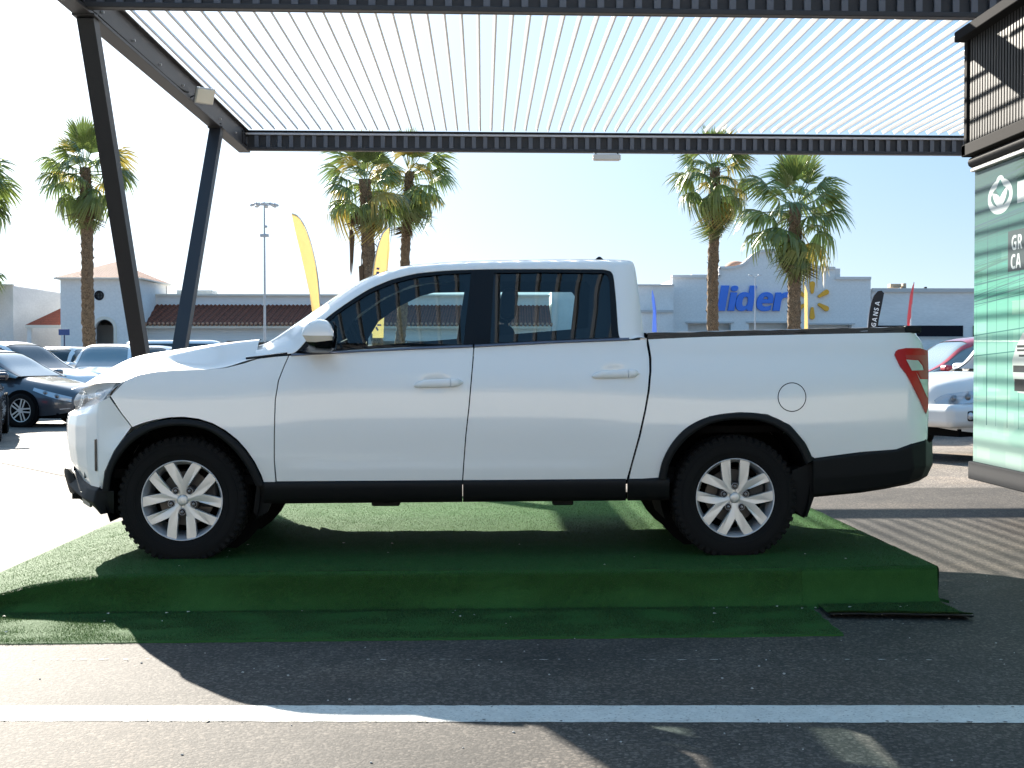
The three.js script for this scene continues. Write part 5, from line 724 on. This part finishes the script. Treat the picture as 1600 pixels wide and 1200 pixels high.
// ------------------------------------------------------------------ flags, masts, sign
{
  const feather = (label, px, outline, depth, mat, poleSide) => { const root = thing('feather_flag', label, 'flag', [P(px, 540, depth).x, 0, -depth], 0, 'feather flags in the car park');
    const ox = root.position.x, q = outline.map((p) => { const w = P(p[0], p[1], depth); return [w.x - ox, w.y]; });
    const sh = new THREE.Shape(q.map((p) => new THREE.Vector2(...p))); const g = new THREE.ExtrudeGeometry(sh, { depth: 0.006, bevelEnabled: false });
    const pos = g.attributes.position; for (let i = 0; i < pos.count; i++) pos.setZ(i, pos.getZ(i) + 0.05 * Math.sin(pos.getY(i) * 2.2 + pos.getX(i) * 3)); g.computeVertexNormals(); const cloth = mesh('cloth', g, mat, root);
    const pole = poleSide.map((p) => { const w = P(p[0], p[1], depth); return V(w.x - ox, w.y, 0.01); }); const bottom = pole[pole.length - 1]; mesh('pole', [tube(pole, 0.016, 30, 6), rod(bottom, V(bottom.x, 0.02, 0), 0.018)], M.flange, root); mesh('foot', [cyl(0.22, 0.26, 0.08, 20, bottom.x, 0.04, 0)], M.steel, root); return [root, cloth, ox]; };
  const cloth = (c) => phys({ color: c, roughness: 0.75, transmission: 0.45, thickness: 0, side: THREE.DoubleSide });
  M.yellow = cloth(lin(0.93, 0.80, 0.46)); M.blueCloth = cloth(lin(0.22, 0.36, 0.75)); M.blackCloth = std(lin(0.022, 0.022, 0.024), 0.8); M.redCloth = cloth(lin(0.85, 0.16, 0.18)); M.mark = std(lin(0.05, 0.08, 0.25), 0.7); M.whiteMark = std(lin(0.8, 0.8, 0.8), 0.7);
  feather('yellow feather flag rising above the truck hood beside the windscreen', 490, [[456, 334], [464, 337], [474, 350], [483, 372], [490, 398], [496, 430], [500, 470], [503, 520], [504, 548], [491, 548], [489, 500], [484, 462], [477, 428], [470, 396], [462, 362]], 28, M.yellow, [[456, 334], [464, 337], [474, 350], [483, 372], [490, 398], [496, 430], [500, 470], [503, 520], [504, 552]]);
  { const [root, c, ox] = feather('yellow feather flag behind the cab, with a dark blue star mark', 590, [[608, 355], [600, 362], [592, 380], [586, 405], [582, 432], [579, 470], [577, 528], [599, 528], [601, 470], [605, 430], [609, 390]], 34, M.yellow, [[608, 355], [600, 362], [592, 380], [586, 405], [582, 432], [579, 470], [577, 532]]);
    const ce = P(586, 508, 34), s = []; for (let k = 0; k < 6; k++) { const a = Math.PI / 2 + k * Math.PI / 3; s.push(rbox(0.045, 0.10, 0.012, 0.005).translate(0, 0.11, 0).rotateZ(a).translate(ce.x - ox, ce.y, 0.065)); } mesh('star_mark', s, M.mark, c);
    const t = P(592, 420, 34), lg = []; for (let k = 0; k < 9; k++) lg.push(box(0.07, 0.05 + 0.02 * (k % 2), 0.01).rotateZ(-0.1).translate(t.x - ox - 0.02 - k * 0.004, t.y - k * 0.11, 0.065)); mesh('lettering', lg, M.mark, c); }
  feather('narrow blue feather flag right of the truck cab', 1023, [[1019, 450], [1022, 462], [1025, 482], [1027, 520], [1019, 520], [1020, 486], [1018, 466]], 62, M.blueCloth, [[1019, 450], [1022, 462], [1025, 482], [1027, 530]]);
  feather('yellow feather flag seen edge-on in front of the yellow star emblem', 1260, [[1257, 445], [1261, 456], [1262, 480], [1263, 530], [1257, 530], [1257, 490], [1256, 465]], 48, M.yellow, [[1257, 445], [1261, 456], [1262, 480], [1263, 534]]);
  { const [root, c, ox] = feather('black feather flag with white lettering left of the red one', 1365, [[1381, 458], [1377, 454], [1371, 455], [1365, 462], [1360, 476], [1357, 495], [1354, 530], [1370, 530], [1373, 500], [1377, 478]], 46, M.blackCloth, [[1381, 458], [1377, 454], [1371, 455], [1365, 462], [1360, 476], [1357, 495], [1354, 534]]);
    const lt = []; 'GANSA'.split('').reverse().forEach((ch, i) => { const py = 473 + i * 8.4, p = P(1370.5 - i * 1.45, py + 5, 46); const g = new TextGeometry(ch, { font, size: 0.16, depth: 0.008, curveSegments: 3 }); lt.push(g.rotateZ(1.40).translate(p.x - ox + 0.05, p.y, 0.075)); }); mesh('lettering', lt, M.whiteMark, c); }
  { const [root, c, ox] = feather('red feather flag seen edge-on above the end of the truck bed', 1422, [[1428, 441], [1426, 460], [1424, 490], [1423, 530], [1417, 530], [1418, 495], [1421, 462], [1425, 447]], 44, M.redCloth, [[1428, 441], [1426, 460], [1424, 490], [1423, 534]]);
    const a = P(1421, 500, 44); mesh('white_panel', [extrude([[-0.04, -0.5], [0.03, -0.5], [0.045, 0.1], [0.0, 0.0]], 0.01).translate(a.x - ox, a.y, 0.06)], M.whiteMark, c); }
  // light masts
  const mast = (px, pyTop, depth, label, r) => { const t = P(px, pyTop, depth), root = thing('light_mast', label, 'light mast', [t.x, 0, -depth]); const g = std(lin(0.42, 0.46, 0.50), 0.5, 0.4); mesh('pole', cyl(r * 0.7, r * 1.5, t.y, 12, 0, t.y / 2, 0), g, root); return [root, t.y, g]; };
  { const [root, h, g] = mast(413, 316, 72, 'tall thin light mast with a ring of lamps left of the yellow flag', 0.055); mesh('lamp_ring', new THREE.TorusGeometry(0.5, 0.03, 6, 24).rotateX(Math.PI / 2).translate(0, h - 0.1, 0), g, root); mesh('arm', [bar(V(-0.5, h - 0.1, 0), V(0.5, h - 0.1, 0), 0.03, 0.03), bar(V(0, h - 0.1, -0.5), V(0, h - 0.1, 0.5), 0.03, 0.03)], g, root);
    for (let k = 0; k < 8; k++) { const a = k / 8 * 6.283; mesh('lamp', [rbox(0.26, 0.12, 0.18, 0.03).rotateZ(-0.35).translate(0.62, -0.14, 0).rotateY(a).translate(0, h, 0)], g, root); } mesh('bracket_box', [rbox(0.45, 0.16, 0.2, 0.03, 0, P(413, 368, 72).y, 0), rbox(0.14, 0.12, 0.2, 0.03, 0.08, P(413, 354, 72).y, 0)], g, root); }
  { const [root, h, g] = mast(1180, 431, 96, 'thin twin-arm light mast in front of the blue sign lettering', 0.045); mesh('arm', [bar(V(-0.28, h + 0.05, 0), V(0, h - 0.15, 0), 0.05, 0.05), bar(V(0.28, h + 0.05, 0), V(0, h - 0.15, 0), 0.05, 0.05)], g, root); mesh('lamp', [rbox(0.26, 0.07, 0.16, 0.02, -0.34, h + 0.06, 0)], g, root); mesh('lamp', [rbox(0.26, 0.07, 0.16, 0.02, 0.34, h + 0.06, 0)], g, root); }
  { const d = 58, p = P(100.5, 519, d), root = thing('blue_sign', 'small blue rectangular sign on a thin post before the white tower', 'sign', [p.x, 0, -d]); mesh('panel', [rbox(0.46, 0.26, 0.03, 0.01, 0, p.y, 0.03)], std(lin(0.02, 0.06, 0.22), 0.5), root); mesh('post', cyl(0.03, 0.03, p.y, 8, 0, p.y / 2, 0), std(lin(0.03, 0.04, 0.10), 0.5), root); }
}
// ------------------------------------------------------------------ parked cars
{
  M.carGlass = phys({ color: lin(0.020, 0.027, 0.032), roughness: 0.14, clearcoat: 0.6, clearcoatRoughness: 0.10 });
  M.carGlassPale = phys({ color: lin(0.16, 0.22, 0.24), roughness: 0.05, clearcoat: 1, clearcoatRoughness: 0.02 });
  M.headlamp = phys({ color: lin(0.55, 0.57, 0.60), roughness: 0.12, metalness: 0.4, clearcoat: 1 });
  const paint = (r, g, b, m = 0) => phys({ color: lin(r, g, b), roughness: 0.35, metalness: m, clearcoat: 1, clearcoatRoughness: 0.04 });
  /** a car pointing along +x, its right side at +z. hood, belt, roof: heights over x as tables measured from the front (0) to the tail (1) */
  const car = (name, label, s) => {
    const { L, W, paintM: pm } = s, hw = W / 2, X = (t) => L / 2 - t * L;
    const root = thing(name, label, s.category ?? 'car', [0, 0, 0], 0, 'parked cars'); const add = (n, g, m, p = root) => mesh(n, g, m, p);
    const deck = sinterp(s.deck), roof = sinterp(s.roof), gr = s.green;                     // deck: top of the lower body; green: [front, roofFront, roofRear, rear] along t
    const plan = (t) => 1 - 0.30 * Math.exp(-t / 0.035) - 0.13 * Math.exp(-t / 0.12) - 0.22 * Math.exp(-(1 - t) / 0.035) - 0.08 * Math.exp(-(1 - t) / 0.12);
    const low = (t) => s.sill + 0.10 * Math.exp(-t / 0.06) + 0.12 * Math.exp(-(1 - t) / 0.06);
    // section: angle a in 0..pi from the right sill over the top to the left sill
    const sec = (t, a, out = 0) => { const y0 = low(t), y1 = deck(t), w = hw * plan(t), c = Math.cos(a), sn = Math.sin(a); const z = w * Math.sign(c) * Math.min(1, Math.abs(c) ** 0.32 * 1.0) , q = Math.min(1, sn ** 0.62 * 1.0), y = lerp(y0, y1, q); const tuck = 1 - 0.05 * Math.exp(-(y - y0) / 0.12) - 0.05 * smooth(0.6, 1, (y - y0) / (y1 - y0)); return [X(t) + out * 0.6 * Math.exp(-t / 0.06), y + out * sn, (z * tuck) + out * c]; };
    const tt = (u) => (u < 0.3 ? 0.12 * (u / 0.3) ** 1.6 : u > 0.8 ? 1 - 0.08 * ((1 - u) / 0.2) ** 1.5 : lerp(0.12, 0.92, (u - 0.3) / 0.5));
    const skin = patch((u, v) => sec(tt(u), v * Math.PI), 60, 36); const capF = patch((u, v) => { const p = sec(0, v * Math.PI), c = [X(0) + 0.035, lerp(low(0), deck(0), 0.45), 0]; return p.map((q, k) => lerp(q, c[k], u)); }, 6, 36); const capR = patch((u, v) => { const p = sec(1, v * Math.PI), c = [X(1) - 0.03, lerp(low(1), deck(1), 0.5), 0]; return p.map((q, k) => lerp(q, c[k], u)); }, 6, 36);
    add('body', [skin, capF, capR], pm);
    // cabin
    const gb = (t) => hw * 0.90 * plan(t), top = (t) => hw * (s.lean ?? 0.74); const G3 = (t, v, out = 0) => { const d = deck(t) - 0.03, h = Math.max(0, roof(t) - d), k = h / (s.H - deck(0.5)), zb = gb(t), zt = lerp(zb, top(t), clamp(k)); const a = v * Math.PI, c = Math.cos(a), sn = Math.sin(a), q = Math.min(1, sn ** 0.55 * 1.0), z = Math.sign(c) * Math.abs(c) ** 0.38 * lerp(zb, zt, q); return [X(t), d + h * q + out * sn, z + out * c]; };
    const ts = (u) => lerp(gr[0], gr[3], u), cab = patch((u, v) => G3(ts(u), v), 48, 30); add('windows', cab, s.glass ?? M.carGlass);
    const seg = (t0, t1, v0, v1, out, nu = 12, nv = 8) => patch((u, v) => G3(lerp(t0, t1, u), lerp(v0, v1, v), out), nu, nv, {});
    const vr = 0.30; add('roof', seg(gr[1], gr[2], vr, 1 - vr, 0.012, 20, 14), pm);
    for (const k of [0, 1]) { const f = (v) => (k ? 1 - v : v); add('pillar', merge([seg(gr[0], gr[1] + 0.01, f(vr - 0.07), f(vr + 0.015), 0.012, 14, 3), seg(gr[1], gr[2], f(vr - 0.05), f(vr + 0.01), 0.013, 14, 3), seg(gr[2], gr[3], f(vr - 0.10), f(vr + 0.03), 0.012, 14, 3)]), pm); add('pillar', seg(s.b ?? 0.52, (s.b ?? 0.52) + 0.02, f(0.02), f(vr - 0.02), 0.006, 2, 8), M.gloss); }
    // lamps, grille, lower intake, plate
    const bodySeg = (t0, t1, a0, a1, out, m, n, nu = 10, nv = 6) => { for (const k of [0, 1]) add(n, patch((u, v) => { const a = lerp(lerp(a0[0], a0[1], v), lerp(a1[0], a1[1], v), u); return sec(lerp(t0, t1, u), k ? Math.PI - a : a, out); }, nu, nv), m); };
    if (s.front !== false) { bodySeg(0.004, s.lampLen ?? 0.11, s.lampA ?? [0.34, 0.60], s.lampB ?? [0.55, 0.66], 0.012, M.headlamp, 'headlight'); for (const k of [0, 1]) for (const [u, v] of [[0.30, 0.5], [0.62, 0.5]]) { const A = s.lampA ?? [0.34, 0.60], B = s.lampB ?? [0.55, 0.66], a = lerp(lerp(A[0], A[1], v), lerp(B[0], B[1], v), u), q = sec(lerp(0.004, s.lampLen ?? 0.11, u), k ? Math.PI - a : a, 0.0); add('lamp_bowl', new THREE.SphereGeometry(0.05, 14, 10).scale(1, 1, 0.6).translate(q[0], q[1], q[2] + (k ? -0.002 : 0.002)), M.chrome2); }
      const yg = (f) => lerp(low(0), deck(0), f);
      add('grille', rbox(0.05, (deck(0) - low(0)) * 0.26, hw * (s.grilleW ?? 0.75), 0.02, X(0) + 0.025, yg(0.70), 0), M.gloss); add('intake', rbox(0.05, (deck(0) - low(0)) * 0.2, hw * 1.0, 0.02, X(0) + 0.02, yg(0.2), 0), M.black);
      bodySeg(0.006, 0.035, [0.055, 0.075], [0.055, 0.075], 0.012, M.headlamp, 'fog_lamp', 4, 3);
      add('plate', rbox(0.02, 0.12, 0.42, 0.006, X(0) + 0.05, yg(0.36), 0), std(lin(0.6, 0.6, 0.58), 0.5)); }
    bodySeg(0.93, 0.995, [0.25, 0.45], [0.25, 0.45], 0.012, M.red, 'tail_light');
    for (const k of [1, -1]) { const t = gr[0] + 0.06; add('door_mirror', rbox(0.15, 0.12, 0.24, 0.05, X(t), deck(t) + 0.05, k * (gb(t) + 0.07)), pm); }
    for (const k of [1, -1]) for (const t of [0.36, 0.55]) add('handle', rbox(0.16, 0.03, 0.03, 0.01, X(t), lerp(low(t), deck(t), 0.78), k * hw * 0.955), pm);
    // wheels in dark arches
    const r = s.r; for (const t of s.axles) for (const k of [1, -1]) { const x = X(t), z = k * (hw * plan(t) - 0.095);
      add('wheel_arch', [cyl(r * 1.18, r * 1.18, 0.03, 36).rotateX(Math.PI / 2).translate(x, r * 1.02, z + k * 0.080)], M.dark);
      const w = new THREE.Group(); w.name = 'wheel'; w.position.set(x, r, z); w.rotation.y = k > 0 ? (s.steer && t < 0.5 ? s.steer : 0) : Math.PI; root.add(w);
      add('tyre', new THREE.LatheGeometry(spline([[r * 0.66, 0.095], [r * 0.74, 0.108], [r * 0.90, 0.110], [r * 0.98, 0.095], [r, 0.06], [r, -0.09], [r * 0.66, -0.1]], 30, 0.3).map((p) => new THREE.Vector2(...p)), 40).rotateX(Math.PI / 2), M.rubber, w);
      add('rim', [new THREE.LatheGeometry([[r * 0.70, 0.100], [r * 0.66, 0.102], [r * 0.62, 0.085], [r * 0.6, 0.0]].map((p) => new THREE.Vector2(...p)), 40).rotateX(Math.PI / 2), ...Array.from({ length: s.spokes ?? 5 }, (_, i) => [1, -1].map((q) => box(r * 0.58, r * 0.085, 0.025, r * 0.36, q * r * 0.075, 0.088).rotateZ(q * 0.06 + i * 6.2832 / (s.spokes ?? 5)))).flat(), cyl(r * 0.16, r * 0.16, 0.04, 20).rotateX(Math.PI / 2).translate(0, 0, 0.085)], s.rim ?? M.alloy, w); add('brake_disc', cyl(r * 0.6, r * 0.6, 0.02, 30).rotateX(Math.PI / 2).translate(0, 0, 0.03), M.dark, w); }
    if (s.bumper) { add('bumper', rbox(0.62, 0.30, W * 0.97, 0.10, X(0) - 0.22, 0.60, 0, 3), pm); for (const k of [1, -1]) { const fr = add('fog_recess', rbox(0.26, 0.13, 0.04, 0.02).rotateY(k > 0 ? 0.3 : -0.3).translate(X(0) - 0.24, 0.60, k * (W * 0.485 - 0.008)), M.black); add('fog_lamp', new THREE.SphereGeometry(0.05, 16, 10).scale(1, 1, 0.5).translate(X(0) - 0.24, 0.60, k * (W * 0.485 + 0.012)), M.headlamp, fr); } }
    add('underbody', box(L * 0.92, 0.1, W * 0.8, 0, s.sill + 0.02, 0), M.dark);
    return root;
  };
  const hatch = { L: 4.4, W: 1.84, H: 1.48, sill: 0.20, deck: [[0, 0.66], [0.03, 0.74], [0.10, 0.84], [0.20, 0.93], [0.27, 0.98], [0.6, 1.0], [0.9, 1.02], [1, 0.86]], roof: [[0.22, 0.94], [0.30, 1.12], [0.44, 1.44], [0.55, 1.48], [0.75, 1.44], [0.95, 1.06], [0.98, 0.95]], green: [0.235, 0.43, 0.80, 0.965], axles: [0.20, 0.80], r: 0.325, lampLen: 0.15, lampA: [0.32, 0.62], lampB: [0.62, 0.76] };
  const suv = { L: 4.65, W: 1.88, H: 1.70, sill: 0.26, deck: [[0, 0.78], [0.03, 0.90], [0.10, 1.00], [0.22, 1.08], [0.6, 1.12], [0.9, 1.12], [1, 0.92]], roof: [[0.23, 1.05], [0.30, 1.22], [0.42, 1.62], [0.52, 1.69], [0.80, 1.68], [0.92, 1.5], [0.985, 1.05]], green: [0.24, 0.42, 0.88, 0.975], axles: [0.19, 0.79], r: 0.35, lampLen: 0.12 };
  const pickup = { ...suv, L: 5.3, W: 1.86, H: 1.80, sill: 0.36, deck: [[0, 0.86], [0.02, 1.00], [0.08, 1.08], [0.22, 1.15], [0.6, 1.15], [0.97, 1.15], [1, 1.0]], roof: [[0.22, 1.1], [0.28, 1.28], [0.38, 1.70], [0.46, 1.79], [0.58, 1.78], [0.66, 1.3], [0.67, 1.15]], green: [0.23, 0.38, 0.60, 0.67], axles: [0.17, 0.77], r: 0.38, b: 0.44 };
  const van = { ...suv, L: 5.0, W: 1.95, H: 1.95, deck: [[0, 0.85], [0.03, 0.98], [0.12, 1.12], [0.2, 1.2], [0.95, 1.25], [1, 1.1]], roof: [[0.1, 1.1], [0.18, 1.4], [0.28, 1.85], [0.36, 1.94], [0.9, 1.93], [0.98, 1.7], [0.995, 1.2]], green: [0.13, 0.29, 0.95, 0.99] };
  /** stand a car so that its local point (lx, lz on the ground) is at the given place */
  const at = (c, p, turn, lx, lz) => { c.rotation.y = turn; c.position.set(p.x - (lx * Math.cos(turn) + lz * Math.sin(turn)), 0, p.z - (-lx * Math.sin(turn) + lz * Math.cos(turn))); };
  const wh = (s, t = s.axles[0]) => [s.L / 2 - t * s.L, s.W / 2 - 0.02];
  const grey = paint(0.070, 0.076, 0.090, 0.4), silver = paint(0.50, 0.51, 0.53, 0.4), whiteP = paint(0.76, 0.76, 0.75), navy = paint(0.018, 0.024, 0.045, 0.3), red = paint(0.42, 0.018, 0.03), redDeep = paint(0.22, 0.012, 0.015);
  at(car('hatchback', 'dark grey-blue hatchback left of the truck bumper, facing right', { ...hatch, paintM: grey, glass: M.carGlassPale }), G(32, 668), -0.30, ...wh(hatch));
  at(car('sedan', 'dark blue car at the left edge with only a black-spoked wheel in view', { ...hatch, paintM: navy, rim: std(lin(0.10, 0.10, 0.11), 0.4, 0.6), spokes: 7 }), G(1, 690), -1.275, hatch.L / 2 - hatch.axles[0] * hatch.L, -(hatch.W / 2 - 0.02));
  at(car('suv', 'white car with a large blue-tinted windscreen behind the grey-blue hatchback', { ...suv, paintM: whiteP }), P(139, 560, 31).setY(0), -0.42, suv.L / 2, 0.1);
  at(car('suv', 'silver car in the row behind, its windscreen above the nearer white bonnet', { ...suv, paintM: silver }), P(118, 560, 37).setY(0), -0.5, suv.L / 2, 0.1);
  at(car('suv', 'white car facing the camera with a wide windscreen, beside the leaning posts', { ...suv, H: 1.76, paintM: whiteP, glass: M.carGlassPale }), P(143, 560, 36).setY(0), -1.50, suv.L / 2, 0);
  at(car('suv', 'white roof of a car seen between two windscreens below the blue sign', { ...suv, paintM: whiteP }), P(76, 560, 46).setY(0), 1.50, -suv.L / 2, 0);
  at(car('hatchback', 'red car half hidden behind the facing white car', { ...suv, paintM: redDeep }), P(186, 560, 45).setY(0), -1.4, suv.L / 2, 0);
  at(car('suv', 'pale car between the feet of the two leaning posts', { ...suv, paintM: silver }), P(212, 560, 41).setY(0), -1.5, suv.L / 2, 0);
  at(car('sedan', 'dark blue car low between the two leaning posts', { ...hatch, H: 1.5, paintM: navy }), P(240, 560, 47).setY(0), -1.5, hatch.L / 2, 0);
  at(car('van', 'white van whose roof shows over the truck bonnet right of the posts', { ...van, H: 1.9, paintM: whiteP }), P(300, 560, 50).setY(0), 0.1, 0, 0);
  at(car('parked_pickup', 'white car with twin headlights between the truck tail and the kiosk', { ...pickup, paintM: whiteP, bumper: true, lampLen: 0.10, lampA: [0.36, 0.70], lampB: [0.38, 0.66], green: [0.31, 0.42, 0.60, 0.67], roof: [[0.28, 1.1], [0.34, 1.28], [0.41, 1.70], [0.48, 1.79], [0.58, 1.78], [0.66, 1.3], [0.67, 1.15]], category: 'pickup truck' }), G(1574, 722), Math.PI + 0.46, pickup.L / 2 - pickup.axles[0] * pickup.L, -(pickup.W / 2 - 0.02));
  at(car('hatchback', 'bright red car behind the white one beside the kiosk', { ...suv, H: 1.66, paintM: red, glass: M.carGlassPale }), P(1330, 560, 24).setY(0), Math.PI + 0.12, suv.L / 2, 0);
  at(car('van', 'white van in the far row behind the red car', { ...van, H: 2.0, paintM: whiteP }), P(1436, 560, 40).setY(0), Math.PI, van.L / 2, 0);
  at(car('hatchback', 'pale blue car just showing between the truck tail light and the twin headlights', { ...hatch, paintM: paint(0.16, 0.25, 0.42, 0.3) }), P(1467, 560, 22.5).setY(0), -0.3, hatch.L / 2, 0.3);
}
renderer.render(scene, camera);
